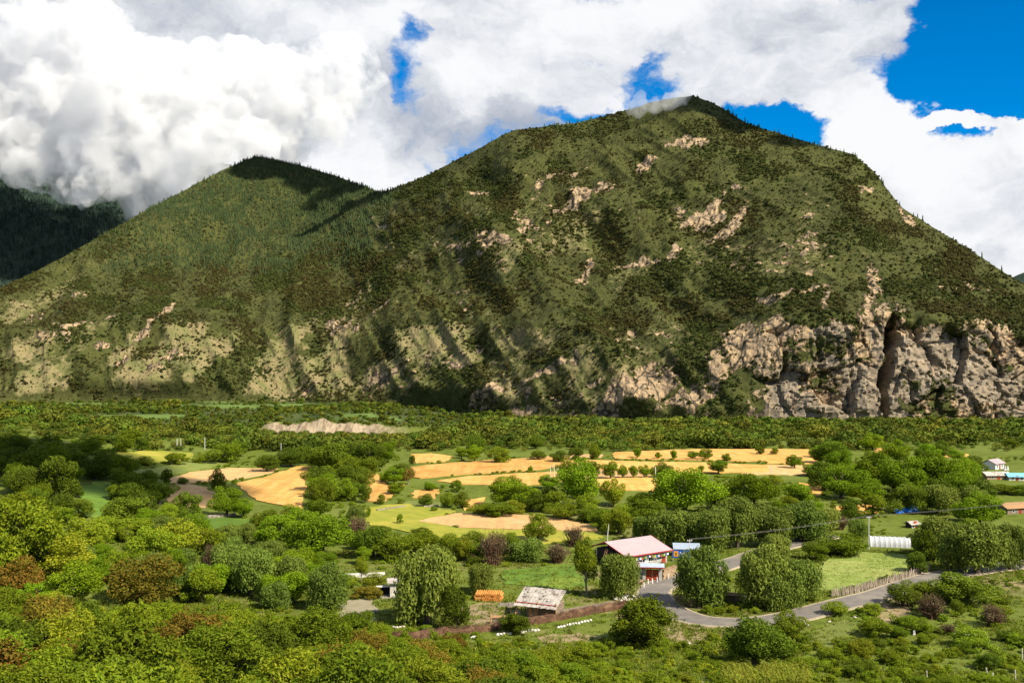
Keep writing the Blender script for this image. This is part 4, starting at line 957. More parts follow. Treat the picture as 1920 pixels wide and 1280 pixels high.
M_SHING = mat('weathered_shingle', (.52, .48, .43), (.40, .36, .32), .95, 3, 5, .02, stretch=(1, 1, 1), c3=(.24, .20, .17))
M_TIMB = mat('raw_timber', (.50, .30, .15), (.38, .21, .10), .85, 2.5, 5, .02, stretch=(1, 1, .3))
M_LOG = mat('peeled_log', (.68, .30, .07), (.56, .22, .05), .8, 2, 5, .02)
M_OLDW = mat('old_timber', (.30, .23, .17), (.20, .15, .11), .95, 2.5, 5, .02)
M_STAKE = mat('split_stakes', (.50, .42, .34), (.34, .26, .20), .95, 2, 4, .02)
M_STONE = mat('field_stone', (.34, .30, .25), (.22, .19, .15), .95, 1.2, 5, .05)
M_LIME = mat('limewashed_stone', (.75, .72, .66), (.58, .54, .48), .95, 2, 5, .03)
M_STRAW = mat('straw_thatch', (.38, .26, .14), (.28, .18, .09), .95, 2, 6, .05, stretch=(1, 1, .4))
M_MUD = mat('mud_wall', (.42, .30, .19), (.33, .23, .14), .95, 1.2, 5, .03)
M_POLY = mat('polythene', (.66, .68, .70), (.55, .57, .60), .35, .6, 4, .03, .5)
M_CONC = mat('concrete_pole', (.72, .71, .68), (.62, .61, .58), .8)
M_WIRE = mat('cable', (.20, .19, .17), (.15, .14, .13), .6)
M_GLASS = mat('window_glass', (.03, .04, .05), (.02, .03, .04), .12, 1, 2, 0, .6)
FLAGC = [mat('flag_'+n_, c, None, .8) for n_, c in (('blue', (.03, .17, .55)), ('white', (.78, .78, .76)), ('red', (.55, .05, .05)), ('green', (.05, .32, .08)), ('yellow', (.75, .58, .06)))]

def cyl(name, parent, r, h, loc, m, sides=10, r2=None, rot=(0, 0, 0)):
    v = []; f = []; tube(v, f, [(0, 0, 0), (0, 0, h)], [r, r if r2 is None else r2], sides)
    return link(name, mesh(name, v, f, m), parent, loc, rot)

# --- the pink-roofed farmhouse
hb = on(24.3, 223.4); TH = R(35)
house = thing('farmhouse', 'grey farmhouse with a pale pink metal roof beside the lane', 'house', hb, TH)
FL, FW, BW = 5.75, -5.7, 3.4
box('wall', house, (2*FL, .3, 3.55), (0, FW+.15, .975), M_PLASTER)
box('wall', house, (2*FL, .3, 3.9), (0, BW-.15, 1.15), M_PLASTER)
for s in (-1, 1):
    w = prism('gable_wall', house, [(FW+.3, -.8), (BW-.3, -.8), (BW-.3, 3.05), (0, 3.2), (FW+.3, 2.7)], 0, .3, M_PLASTER if s > 0 else M_DARKW_SHADE, (s*(FL-.15)+.15, 0, 0), (0, 0, R(90)))  # left gable painted dark to stand for the shade of its open loft
box('loft_beam', house, (2*FL-.4, .25, .25), (0, 0, 4.3), M_DARKW_SHADE)
for x in (-FL+.3, -2, 2, FL-.3):
    box('roof_post', house, (.22, .22, 1.35), (x, 0, 3.6), M_DARKW_SHADE); box('roof_post', house, (.2, .2, .5), (x, FW+.6, 2.9), M_DARKW_SHADE)
roof = prism('roof', house, [(-6.7, 2.72), (0, 4.72), (4.2, 3.22), (4.2, 3.32), (0, 4.84), (-6.7, 2.84)], -6.4, 6.4, M_PINK, (0, 0, 0), (0, 0, R(90)))
roof.scale = (1, -1, 1)
for k in range(15):
    x = -6.0+12*k/14
    sl_ = math.atan2(2.0, 6.7); box('roof_seam', roof, (.035, math.hypot(6.7, 2.0), .035), (3.35*-1, x, 3.86), M_PINK, (sl_*0, -sl_, 0)).rotation_euler = (0, -math.atan2(2.0, 6.7), R(0))
for o_ in [c for c in house.children]:
    pass
for c in list(roof.children): c.scale = (math.hypot(6.7, 2.0), .03, .02)
box('fascia', house, (12.86, .06, .22), (0, -6.74, 2.74), M_RED)
for s in (-1, 1):
    fx = s*6.44
    box('barge_board', house, (.06, math.hypot(6.7, 2.0)+.05, .24), (fx, -3.35, 3.76), M_RED, (math.atan2(2.0, 6.7), 0, 0))
    box('barge_board', house, (.06, math.hypot(4.2, 1.5)+.05, .24), (fx, 2.1, 4.0), M_RED, (-math.atan2(1.5, 4.2), 0, 0))
for x in (-3.6, -1.2, 1.1, 3.4):
    wd = box('window', house, (1.35, .12, 1.35), (x, FW-.03, 1.55), M_WHITE)
    for q in (-.24, .24): box('pane', wd, (.4, .3, .8), (q, -.45, 0), M_GLASS)
dl = box('house_door', house, (1.0, .12, 2.0), (4.75, FW-.03, 1.0), M_DOOR)
for k, (x, h_) in enumerate(((-4.9, 1.5), (-.05, 1.9))): box('hanging_cloth', house, (.9, .05, h_), (x, FW-.1, 1.5), FLAGC[1])
box('gallery_floor', house, (.9, 8.6, .15), (-FL-.45, -1.2, 1.5), M_DARKW_SHADE)
for y in (-5.2, -2.4, .4, 2.8): box('gallery_post', house, (.16, .16, 3.4), (-FL-.8, y, 1.2), M_DARKW_SHADE)
def hl(x, y, z): return house.matrix_basis @ Vector((x, y, z)) if False else Vector((hb.x+math.cos(TH)*x-math.sin(TH)*y, hb.y+math.sin(TH)*x+math.cos(TH)*y, hb.z+z))
lad = thing('ladder', 'pale wooden ladder leaning on the dark gable end of the farmhouse', 'ladder', hl(-FL-2.4, -1.0, 0), TH)
for y in (-.28, .28): box('rail', lad, (.09, .09, 4.0), (.8, y, 1.85), M_TIMB, (0, R(24), 0))
for k in range(9): box('rung', lad, (.06, .6, .06), (.02+.174*k, 0, .12+.39*k), M_TIMB)
pf = thing('prayer_flag_string', 'string of small coloured flags under the front eave of the pink roof', 'bunting', hl(0, FW-.75, 0), TH)
v = []; f = []; pts = [(-5.5+11*k/22, 0, 2.42-.22*math.sin(math.pi*((k*2) % 22)/22)) for k in range(23)]; tube(v, f, pts, [.012]*23, 4); link('cord', mesh('cord', v, f, M_WIRE), pf)
for k in range(22):
    x, _, z = pts[k]; box('flag', pf, (.40, .02, .44), (x+.24, 0, z-.26), FLAGC[k % 5], (R(random.uniform(-12, 12)), 0, R(random.uniform(-15, 15))))
fp = thing('flagpole', 'thin pole with a white pennant rising behind the pink roof', 'flagpole', hl(-1.6, 5.2, 0))
cyl('pole', fp, .07, 7.6, (0, 0, -.3), M_CONC, 6, .04, (0, R(4), 0)); box('pennant', fp, (.12, .03, 2.2), (.42, 0, 5.9), FLAGC[1], (0, R(6), 0))

# --- gate with red doors, yard walls
gb = at(1223, 1088); GZ = R(-6)
gate = thing('gatehouse', 'small gatehouse with red double doors and a blue-grey metal roof', 'gate', gb, GZ)
for s in (-1, 1): box('gate_pier', gate, (.62, .7, 2.75), (s*1.55, 0, 1.1), M_PLASTER)
box('lintel', gate, (3.8, .75, .3), (0, 0, 2.55), M_DARKW_SHADE)
for s in (-1, 1):
    d_ = box('door_leaf', gate, (1.18, .1, 2.15), (s*.61, -.12, 1.1), M_DOOR)
    for zz in (-.22, .2): box('door_panel', d_, (.7, .4, .32), (0, -.5, zz), M_DOOR)
    box('door_ring', d_, (.08, .5, .07), (-s*.36, -.8, 0), M_WHITE)
rf_ = prism('gate_roof', gate, [(-1.2, 2.72), (0, 3.25), (1.1, 2.85), (1.1, 2.95), (0, 3.37), (-1.2, 2.84)], -2.3, 2.3, M_ZINC, (0, 0, 0), (0, 0, R(90)))
box('roof_trim', gate, (4.66, .06, .16), (0, -1.24, 2.74), M_RED)
lt = thing('lean_to', 'low lean-to with a pinkish sheet roof left of the gatehouse', 'shed', at(1193, 1082), GZ)
box('wall', lt, (2.9, 1.4, 2.4), (0, .7, .8), M_PLASTER); box('roof', lt, (3.2, 2.4, .08), (0, .6, 2.35), M_PINK, (R(14), 0, 0)); box('fascia', lt, (3.22, .05, .14), (0, -.62, 2.04), M_RED)
def wall_run(name, a, b, h, t, m, label, cap=None, cat='wall', blocks=True):
    """a masonry wall of separate uneven courses and stones"""
    L_ = math.hypot(b.x-a.x, b.y-a.y); o = thing(name, label, cat, a, math.atan2(b.y-a.y, b.x-a.x)); rr = random.Random(int(L_*100))
    n = max(2, int(L_/1.4)); rows = max(1, int(round(h/.45))); rh = h/rows
    for i in range(n):
        xm = L_*(i+.5)/n; gx = a.x+(b.x-a.x)*(i+.5)/n; gy = a.y+(b.y-a.y)*(i+.5)/n; z0 = float(H(gx, gy))-a.z
        for r_ in range(rows):
            hh = rh*rr.uniform(.97, 1.04)
            box('stone', o, (L_/n*rr.uniform(.93, 1.0), t*rr.uniform(.86, 1.06), hh if r_ else hh+.3), (xm+(.2 if r_ % 2 else -.1), rr.uniform(-.03, .03), z0+rh*(r_+.5)-(0 if r_ else .15)), m, (rr.uniform(-.02, .02), rr.uniform(-.02, .02), rr.uniform(-.04, .04)))
        if cap: box('capstone', o, (L_/n*.98, t*1.35, .14), (xm, 0, z0+h+.09), cap)
    return o
wall_run('compound_wall', at(1176, 1082), at(1204, 1087), 2.0, .4, M_PLASTER, 'grey yard wall left of the red gate', M_STRAW)
wall_run('compound_wall', at(1242, 1087), at(1266, 1079), 1.9, .4, M_MUD, 'tan yard wall right of the red gate', M_STRAW)
wp = thing('firewood_pile', 'heap of reddish firewood logs by the lane left of the red gate', 'woodpile', at(1193, 1095), R(30))
for k in range(22):
    log('firewood_log', wp, random.uniform(.09, .16), random.uniform(1.0, 1.7), (random.uniform(-.9, .9), random.uniform(-.5, .5), .12+.22*(k//7)), M_TIMB if k % 3 else M_OLDW, (0, random.uniform(-.12, .12), random.uniform(-.5, .5)))
BOLL = ['nearest white roadside bollard in the row before the red gate', 'second white bollard in the row before the red gate', 'third white bollard in the row before the red gate', 'white bollard directly in front of the red door', 'lone white bollard right of the gatehouse']
for (a, b), lab in zip(((1207, 1101), (1215, 1095), (1223, 1094), (1232, 1092), (1253, 1086)), BOLL):
    o = thing('bollard', lab, 'bollard', at(a, b), 0, 'white roadside bollards'); cyl('post', o, .15, 1.15, (0, 0, -.2), M_WHITE, 8, .12); cyl('cap', o, .125, .1, (0, 0, .95), M_WHITE, 8, .04)
# --- board beside the house
bb_ = thing('notice_board', 'blue notice board with an orange panel right of the farmhouse', 'sign', at(1276, 1052), R(-8))
for s in (-1.55, 1.55): box('post', bb_, (.1, .1, 2.4), (s, .1, .9), M_CONC)
box('board', bb_, (3.5, .08, 1.5), (0, 0, 1.55), M_BLUE)
op = box('orange_panel', bb_, (.95, .04, 1.1), (-.95, -.07, 1.6), M_ORANGE)
box('figure', op, (.22, .6, .5), (0, -.4, -.1), M_DARKW_SHADE); box('figure', op, (.42, .6, .16), (0, -.4, .08), M_DARKW_SHADE)
for k, (x, z, w_, h_) in enumerate(((.0, 1.85, .25, .22), (.22, 1.55, .12, .5), (.5, 1.8, .3, .28), (.62, 1.5, .14, .4), (.95, 1.85, .25, .18), (1.05, 1.6, .12, .42), (1.35, 1.8, .2, .3))): box('letter_stroke', bb_, (w_, .03, h_), (x, -.06, z), M_WHITE)
sh = thing('outbuilding', 'low outbuilding with a pale grey roof behind the blue notice board', 'shed', at(1288, 1044), R(-6))
box('wall', sh, (5.2, 3.0, 2.2), (0, 1.6, .7), M_PLASTER); box('roof', sh, (5.8, 3.8, .1), (0, 1.5, 2.05), M_ZINC, (R(10), 0, 0))

# --- log shed
sb = at(1012, 1154); SZ = R(-24)
shed = thing('log_shed', 'log shed with a weathered shingle roof in the farm yard', 'shed', sb, SZ)
for k in range(8):
    z = .16+.3*k
    log('wall_log', shed, .16, 3.6, (1.75, -1.5, z), M_TIMB if k == 4 else M_OLDW); log('wall_log', shed, .16, 6.6, (.2, 2.0, z), M_OLDW)
    log('wall_log', shed, .16, 3.6, (3.45, .25, z+.1), M_OLDW, (0, 0, R(90))); log('wall_log', shed, .16, 3.2, (-1.4, .3, z+.1), M_OLDW, (0, 0, R(90)))
for k in range(6): box('door_plank', shed, (.29, .07, 2.5), (-1.5+.31*k, -1.62, 1.15), M_TIMB if k % 3 else M_OLDW, (0, R(random.uniform(-1.5, 1.5)), 0))
for x in (.35, -3.5, 3.6): log('post', shed, .13, 3.2, (x, -1.75, 1.2), M_TIMB, (0, R(90), 0))
log('post', shed, .13, 3.6, (-3.5, 2.1, 1.5), M_OLDW, (0, R(90), 0))
PT = R(22)
for row in range(4):
    for k in range(13):
        x = -3.75+7.6*(k+.5)/13+random.uniform(-.03, .03); u_ = -2.4+1.32*row
        box('shingle', shed, (.56, 1.45, .045), (x, u_*math.cos(PT)+.35, 3.12+u_*math.sin(PT)+.05*(k % 2)+.035*row), M_SHING, (PT+R(random.uniform(-2, 2)), R(random.uniform(-2.5, 2.5)), R(random.uniform(-2, 2))))
box('roof_beam', shed, (7.5, .14, .12), (0, -1.75, 2.42), M_RED); box('roof_beam', shed, (7.5, .16, .18), (0, 2.0, 3.65), M_OLDW)
for k in range(9):
    sx = random.uniform(-3.3, 3.3); u_ = random.uniform(-1.5, 2)
    box('roof_stone', shed, (.28, .25, .14), (sx, u_*math.cos(PT)+.35, 3.36+u_*math.sin(PT)), M_STONE, (PT, 0, random.uniform(0, 3)))
# --- stack of orange peeled logs
st = thing('log_stack', 'stack of orange peeled logs beside the small willow', 'log stack', at(915, 1127), R(-5))
for r_ in range(4):
    for k in range(13-(r_ % 2)):
        log('log', st, .19, 3.0+random.uniform(-.2, .2), (-2.35+.39*k+(.19 if r_ % 2 else 0), 1.5+random.uniform(-.1, .1), .19+.34*r_), M_LOG, (0, 0, R(90+random.uniform(-1, 1))))
# --- crib of split wood by the brush fence
cr = thing('firewood_stack', 'waist-high firewood stack with boards on top by the brush fence', 'woodpile', at(944, 1170), R(-4))
for r_ in range(4):
    for k in range(14):
        log('firewood_log', cr, .125, 1.0+random.uniform(-.1, .1), (-1.75+.27*k+random.uniform(-.03, .03), .4, .13+.25*r_), M_OLDW if (k+r_) % 3 else M_STAKE, (0, 0, R(90)))
for k in range(4): box('board', cr, (4.1, .26, .06), (random.uniform(-.1, .1), -.05+.29*k, 1.12+.015*k), M_TIMB, (0, R(random.uniform(-1, 1)), R(random.uniform(-2, 2))))
for x in (-2.05, 2.0): log('post', cr, .11, 2.4, (x, -.25, .9), M_TIMB, (0, R(88), 0))
wall_run('stone_wall', at(934, 1139), at(968, 1137), .8, .4, M_STONE, 'short grey stone wall between the log stack and the shed')

# --- fence of piled brushwood with white stones at its foot
def brush(px_path, h, w, label, seed):
    pts = ribbon(px_path, 10); a = on(*pts[0]); o = thing('brush_fence', label, 'fence', a)
    rng = np.random.default_rng(seed); v = []; f = []; seg = 0
    L_ = sum(math.dist(pts[i], pts[i+1]) for i in range(len(pts)-1)); n = int(L_*26)
    for k in range(n):
        i = rng.integers(0, len(pts)-1); t = rng.uniform(); x = pts[i][0]*(1-t)+pts[i+1][0]*t; y = pts[i][1]*(1-t)+pts[i+1][1]*t
        d = Vector((pts[i+1][0]-pts[i][0], pts[i+1][1]-pts[i][1], 0)).normalized(); z = float(H(x, y))-a.z
        q = Vector((x-a.x+rng.normal(0, w*.3), y-a.y+rng.normal(0, w*.3), z+rng.uniform(0, h*.9)))
        e = (d*rng.choice([-1, 1])*rng.uniform(.3, 1)+Vector((rng.normal(0, .5), rng.normal(0, .5), rng.normal(.25, .45))))*rng.uniform(.5, 1.0)
        tube(v, f, [q-e*.5, q+Vector((0, 0, .05)), q+e*.5], [.035, .03, .012], 3)
    br = link('brushwood', mesh('brushwood', v, f, M_TWIG), o); br['kind'] = 'stuff'
    v = []; f = []
    for i, (x, y) in enumerate(pts):
        p = Vector((x-a.x, y-a.y, float(H(x, y))-a.z)); dd_ = Vector((pts[min(i+1, len(pts)-1)][0]-pts[max(i-1, 0)][0], pts[min(i+1, len(pts)-1)][1]-pts[max(i-1, 0)][1], 0)).normalized(); nn = Vector((-dd_.y, dd_.x, 0))
        hh = h*(.78+.2*float(vn(x/1.5, y/1.5, 0, 2)))
        for o_, z_ in ((-w*.5, -.2), (-w*.42, hh*.6), (-w*.1, hh), (w*.2, hh*.95), (w*.42, hh*.5), (w*.5, -.2)): v.append(tuple(p+nn*o_+Vector((0, 0, z_))))
        if i:
            for k in range(5): f.append(((i-1)*6+k, (i-1)*6+k+1, i*6+k+1, i*6+k))
    link('packed_core', mesh('packed_core', v, f, M_TWIG), o)
    return pts
brush([(712, 1197), (770, 1200), (830, 1190), (900, 1184), (960, 1175), (1030, 1164), (1090, 1153), (1150, 1142), (1180, 1138)], 1.4, 1.3, 'long brown brushwood fence below the farm yard', 1)
def stone_mesh(seed):
    bm = bmesh.new(); bmesh.ops.create_icosphere(bm, subdivisions=2, radius=.5); r = random.Random(seed)
    for v_ in bm.verts: v_.co *= 1+r.uniform(-.2, .15)
    me = bpy.data.meshes.new('stone_block'); bm.to_mesh(me); bm.free(); me.materials.append(M_LIME); return me
SM = [stone_mesh(k) for k in range(3)]
wn = 0
for (x0, y0), (x1, y1), n in (((930, 1191), (1012, 1181), 14), ((1044, 1177), (1110, 1163), 12), ((884, 1196), (900, 1193), 4), ((735, 1178), (760, 1175), 4)):
    for k in range(n):
        t = (k+.5)/n; p = at(x0+(x1-x0)*t, y0+(y1-y0)*t+random.uniform(-1, 1)); wn += 1
        s = (random.uniform(.5, .75), random.uniform(.4, .55), random.uniform(.35, .55))
        tag(link('white_stone', SM[k % 3], None, p+Vector((0, 0, .12)), (0, 0, random.uniform(0, 3)), s), f'whitewashed stone, {ordinal(wn)} in the row below the brushwood fence', 'stone', 'whitewashed stones below the brushwood fence')
wall_run('stone_wall', at(1052, 1151), at(1150, 1134), .7, .45, M_OLDW, 'low grey wall above the brushwood fence running to the lane')
sp_ = thing('stone_heap', 'heap of pale stones on the bank beside the lane', 'stones', at(1165, 1122))
for k in range(40):
    x, y = random.gauss(0, 1.3), random.gauss(0, 1.0); link('stone', SM[k % 3], sp_, (x, y, float(H(sp_.location.x+x, sp_.location.y+y))-sp_.location.z+.12+random.uniform(0, .2)), (0, 0, random.uniform(0, 3)), (random.uniform(.3, .6),)*3)

# --- picket fence of split stakes
def pickets(path, label, step=.27, hm=(1.2, 2.0)):
    pts = ribbon(path, 8); a = on(*pts[0]); o = thing('picket_fence', label, 'fence', a)
    bm = bmesh.new(); bmesh.ops.create_cone(bm, cap_ends=True, segments=5, radius1=.5, radius2=.34, depth=1); me = bpy.data.meshes.new('stake'); bm.to_mesh(me); bm.free(); me.materials.append(M_STAKE)
    acc = 0; tot = []
    for i in range(len(pts)-1):
        (x0, y0), (x1, y1) = pts[i], pts[i+1]; L_ = math.dist(pts[i], pts[i+1]); s = -acc
        while s+step < L_:
            s += step; t = s/L_; x, y = x0+(x1-x0)*t, y0+(y1-y0)*t; h = random.uniform(*hm)
            link('stake', me, o, (x-a.x+random.uniform(-.05, .05), y-a.y+random.uniform(-.05, .05), float(H(x, y))-a.z+h*.5-.15), (random.gauss(0, .09), random.gauss(.06, .13), random.uniform(0, 3)), (random.uniform(.16, .28), random.uniform(.10, .18), h))
        acc = L_-s
    for z in (.5, 1.1):
        v = []; f = []; tube(v, f, [(x-a.x, y-a.y+.1, float(H(x, y))-a.z+z) for x, y in pts], [.04]*len(pts), 4); link('rail', mesh('rail', v, f, M_OLDW), o)
pickets([(1558, 1119), (1600, 1112), (1640, 1101), (1690, 1087), (1742, 1070)], 'pale split-stake picket fence along the lane')
pickets([(1764, 1064), (1788, 1065), (1812, 1067)], 'short stake fence right of the dark tree, by the green post')
gp = thing('marker_post', 'thin pale green post at the short stake fence', 'post', at(1795, 1067)); cyl('post', gp, .07, 3.6, (0, 0, -.3), M_SKYB, 6); cyl('cap', gp, .08, .08, (0, 0, 3.3), M_WHITE, 6)

# --- polytunnel
pb = at(1668, 1023); pt_ = thing('polytunnel', 'long silver-white polytunnel greenhouse at the end of the hay meadow', 'greenhouse', pb, R(-12))
v = []; f = []; nx = 24; na = 12
for i in range(nx+1):
    x = -4.3+8.6*i/nx; rr_ = 1.0+.02*math.sin(i*2.2)+(.025 if i % 3 == 0 else -.015)
    for k in range(na+1):
        a_ = math.pi*k/na; v.append((x, -math.cos(a_)*1.7*rr_, math.sin(a_)**.8*2.2*rr_-.1))
    if i:
        for k in range(na): f.append(((i-1)*(na+1)+k, (i-1)*(na+1)+k+1, i*(na+1)+k+1, i*(na+1)+k))
for base in (0, nx*(na+1)): f.append(tuple(base+k for k in range(na+1)))
link('cover', mesh('cover', v, f, M_POLY, True), pt_)
for i in range(0, nx+1, 3):
    x = -4.3+8.6*i/nx; vv = []; ff = []
    tube(vv, ff, [(x, -math.cos(math.pi*k/na)*1.76, math.sin(math.pi*k/na)**.8*2.28-.08) for k in range(na+1)], [.035]*(na+1), 4); link('hoop', mesh('hoop', vv, ff, M_CONC), pt_)
box('end_door', pt_, (.08, .9, 1.7), (4.33, 0, .75), M_OLDW); log('prop', pt_, .06, 2.2, (5.0, -.4, .8), M_TIMB, (0, R(55), 0))

# --- poles and cable
def pole(px, py, h, label, r=.13, arm=True, lean=0):
    p = at(px, py); o = thing('utility_pole', label, 'pole', p, 0, 'utility poles'); cyl('pole', o, r, h+.4, (0, 0, -.4), M_CONC, 8, r*.7, (0, R(lean), 0))
    if arm:
        ca = box('crossarm', o, (1.1, .1, .1), (0, 0, h-.25), M_CONC)
        for s in (-.4, 0, .4): box('insulator', ca, (.08, .8, 2.0), (s, 0, 1.5), M_WHITE)
    return p+Vector((0, 0, h))
pa = pole(1293, 1050, 4.4, 'white pole behind the notice board carrying the cable', .11)
pb2 = pole(1629, 1029, 7.3, 'tall white concrete pole beside the polytunnel')
pc = on(143, 262, 8.6); 
o = thing('utility_pole', 'white pole carrying the cable at the right edge', 'pole', on(143, 262), 0, 'utility poles'); cyl('pole', o, .13, 9, (0, 0, -.4), M_CONC, 8, .09)
def cable(a, b, sag, label, off=0):
    o = thing('power_cable', label, 'cable', a); v = []; f = []; pts = []
    for k in range(25):
        t = k/24; p = (b-a)*t; p.z += -sag*4*t*(1-t)+off; p.x += off*.4; pts.append(p)
    tube(v, f, pts, [.022]*25, 5); link('strand', mesh('strand', v, f, M_WIRE), o)
cable(pa, pb2, .5, 'lower cable from the notice board pole to the polytunnel pole'); cable(pa, pb2, .45, 'upper cable from the notice board pole to the polytunnel pole', .14)
cable(pb2, pc, .5, 'lower cable from the polytunnel pole to the right edge'); cable(pb2, pc, .45, 'upper cable from the polytunnel pole to the right edge', .14)
for px_, py_, h_, lab in ((332, 841, 4.2, 'left one of two close white poles on the far left woodland edge'), (339, 841, 4.2, 'right one of two close white poles on the far left woodland edge'), (384, 842, 5.0, 'single white pole at the far left woodland edge'), (527, 848, 4.0, 'short white pole above the left orange wheat field'),
    (1032, 899, 4.6, 'leftmost of three white poles in the broad wheat field'), (1039, 895, 4.6, 'middle one of three white poles in the broad wheat field'), (1046, 901, 4.0, 'rightmost of three white poles in the broad wheat field'), (1229, 899, 4.4, 'white pole at the end of the row of small trees'), (1446, 899, 4.4, 'white pole between the two big leafy trees')):
    pole(px_, py_, h_, lab, .16, False)

# --- blue tarpaulin over a heap
tb = at(1698, 962); v = []; f = []; n = 20
tp = thing('tarpaulin', 'bright blue tarpaulin over a heap beside the grove', 'tarpaulin', tb, R(6))
for i in range(n+1):
    for k in range(9):
        u_ = i/n; w_ = k/8; x = -2.9+5.8*u_; y = -1.0+2.0*w_
        z = (.45+.95*u_**.7*(1-max(0, u_-.88)*6))*math.sin(math.pi*min(max(w_, .02), .98))**.5+.08*float(vn(x*1.7, y*2.1, 0, 6)); v.append((x, y, max(z, -.1)))
for i in range(n):
    for k in range(8): a_ = i*9+k; f.append((a_, a_+9, a_+10, a_+1))
link('sheet', mesh('sheet', [(a_*1.15, b_*1.5, c_*1.5+.1) for a_, b_, c_ in v], f, M_TARP, True), tp)
for x in (-2.2, 0, 2.2): log('support_pole', tp, .07, 2.1, (x, 0, .2), M_OLDW, (R(90), 0, R(90)))

# --- small houses at the right edge
def cottage(px, py, w, d, h, rise, rz, roofm, wallm, label, hip=False):
    o = thing('cottage', label, 'house', at(px, py), R(rz))
    box('wall', o, (w, .25, h+.6), (0, -d/2+.13, h/2-.3), wallm); box('wall', o, (w, .25, h+.6), (0, d/2-.13, h/2-.3), wallm)
    for s in (-1, 1): prism('gable_wall', o, [(-d/2+.25, -.6), (d/2-.25, -.6), (d/2-.25, h), (0, h+rise*.9), (-d/2+.25, h)], 0, .25, wallm, (s*(w/2-.125)+.125, 0, 0), (0, 0, R(90)))
    e = .5
    prism('roof', o, [(-d/2-e, h-.1), (0, h+rise), (d/2+e, h-.1), (d/2+e, h), (0, h+rise+.12), (-d/2-e, h)], -w/2-e, w/2+e, roofm, (0, 0, 0), (0, 0, R(90)))
    for x in (-w*.27, w*.27):
        wd = box('window', o, (.9, .1, .9), (x, -d/2-.02, h*.55), M_WHITE); box('pane', wd, (.75, .6, .75), (0, -.4, 0), M_GLASS)
    box('door', o, (.9, .1, 1.8), (0, -d/2-.02, .8), M_DOOR); return o
cottage(1862, 878, 6.2, 5.0, 2.1, 1.3, 38, M_PINK, M_WHITE, 'small cottage with a pink roof at the right wood edge')
cottage(1866, 897, 8.0, 4.6, 1.4, .9, 4, M_SHING, M_MUD, 'long low cottage with a grey shingle roof at the right')
cottage(1903, 899, 5.2, 4.2, 1.3, .9, -6, M_SKYB, M_WHITE, 'small house with a light blue roof at the right edge')
cottage(1710, 988, 2.4, 2.0, .9, .6, 25, M_SHING, M_DARKW_SHADE, 'tiny dark hut with a shingle roof left of the grove')
cottage(1548, 992, 3.0, 2.2, 1.0, .5, -10, M_ZINC, M_WHITE, 'tiny white hut with a tin roof behind the willows')
bs = cottage(1900, 960, 8.5, 5.0, 1.6, 1.0, 18, M_TIMB, M_OLDW, 'brown timber barn with a plank roof at the right edge')
for k in range(3):
    o = thing('stupa', ('left', 'middle', 'right')[k]+' white shrine post beside the pink-roofed cottage', 'shrine', at((1842, 1884, 1889)[k], 881), 0, 'white shrine posts')
    box('base', o, (.9, .9, .5), (0, 0, .1), M_WHITE); cyl('drum', o, .38, 1.1, (0, 0, .35), M_WHITE, 8, .3); cyl('spire', o, .16, .8, (0, 0, 1.45), M_MUD, 6, .03)

# --- walls and odds and ends
wall_run('garden_wall', at(546, 1083), at(612, 1085), .7, .5, M_LIME, 'whitewashed garden wall left of the big willow')
wall_run('garden_wall', at(640, 1083), at(720, 1080), .8, .5, M_LIME, 'whitewashed wall behind the yellow-green bushes')
wc = thing('whitewashed_house', 'whitewashed house corner hidden behind the big willow', 'house', at(742, 1121), R(8))
box('wall', wc, (2.6, 3.4, 3.0), (.3, 1.7, 1.2), M_LIME); box('roof', wc, (3.6, 4.2, .18), (.3, 1.6, 2.8), M_SHING); box('porch_floor', wc, (2.4, 2.6, .2), (-2.2, 1.2, .1), M_STONE); box('porch_wall', wc, (2.4, .25, 1.7), (-2.2, 2.7, .7), M_DARKW_SHADE); box('porch_roof', wc, (2.6, 1.0, .12), (-2.2, 2.4, 1.65), M_LIME); log('porch_post', wc, .08, 1.8, (-3.2, 2.0, .75), M_OLDW, (0, R(90), 0))
wall_run('stone_wall', at(322, 973), at(375, 972), .7, .6, M_STONE, 'dark stone wall at the foot of the round tree'); wall_run('stone_wall', at(378, 971), at(440, 966), .7, .6, M_STONE, 'stone wall above the bright grass clearing')
wall_run('stone_wall', at(564, 1049), at(612, 1046), .8, .5, M_MUD, 'low tan wall with fence posts in the left thicket')
for k, x in enumerate((549, 569, 579, 591, 598, 609)):
    o = thing('fence_post', f'grey wooden post, {ordinal(k+1)} from the left along the low tan wall', 'post', at(x, 1045), 0, 'fence posts by the low tan wall'); log('stake', o, .05, 1.9, (0, 0, .7), M_STAKE, (0, R(88), 0)); log('tie', o, .07, .08, (0, 0, 1.3), M_OLDW, (0, R(88), 0))
wall_run('field_wall', at(707, 958), at(760, 950), .5, .5, M_STONE, 'thin grey stone wall across the green lane')
wall_run('field_wall', at(795, 951), at(822, 949), .5, .5, M_STONE, 'thin grey stone wall under the round shrubs')
def thatched(a, b, label, h=1.0):
    o = wall_run('thatched_wall', a, b, h, .6, M_MUD, label); L_ = math.hypot(b.x-a.x, b.y-a.y)
    n = max(3, int(L_/.7))
    for k in range(n):
        x = L_*(k+.5)/n; z0 = float(H(a.x+(b.x-a.x)*(k+.5)/n, a.y+(b.y-a.y)*(k+.5)/n))-a.z
        prism('thatch_bundle', o, [(-.75, h-.05), (0, h+.42), (.75, h-.05), (.6, h-.22), (0, h+.05), (-.6, h-.22)], -.5, .5, M_STRAW, (x, 0, z0+random.uniform(-.04, .04)), (0, 0, R(90)))
thatched(at(1268, 1128), at(1300, 1137), 'straw-topped wall at the inner bend of the lane')
thatched(at(1345, 1125), at(1392, 1128), 'straw-topped rubble wall under the roadside willows', 1.2)
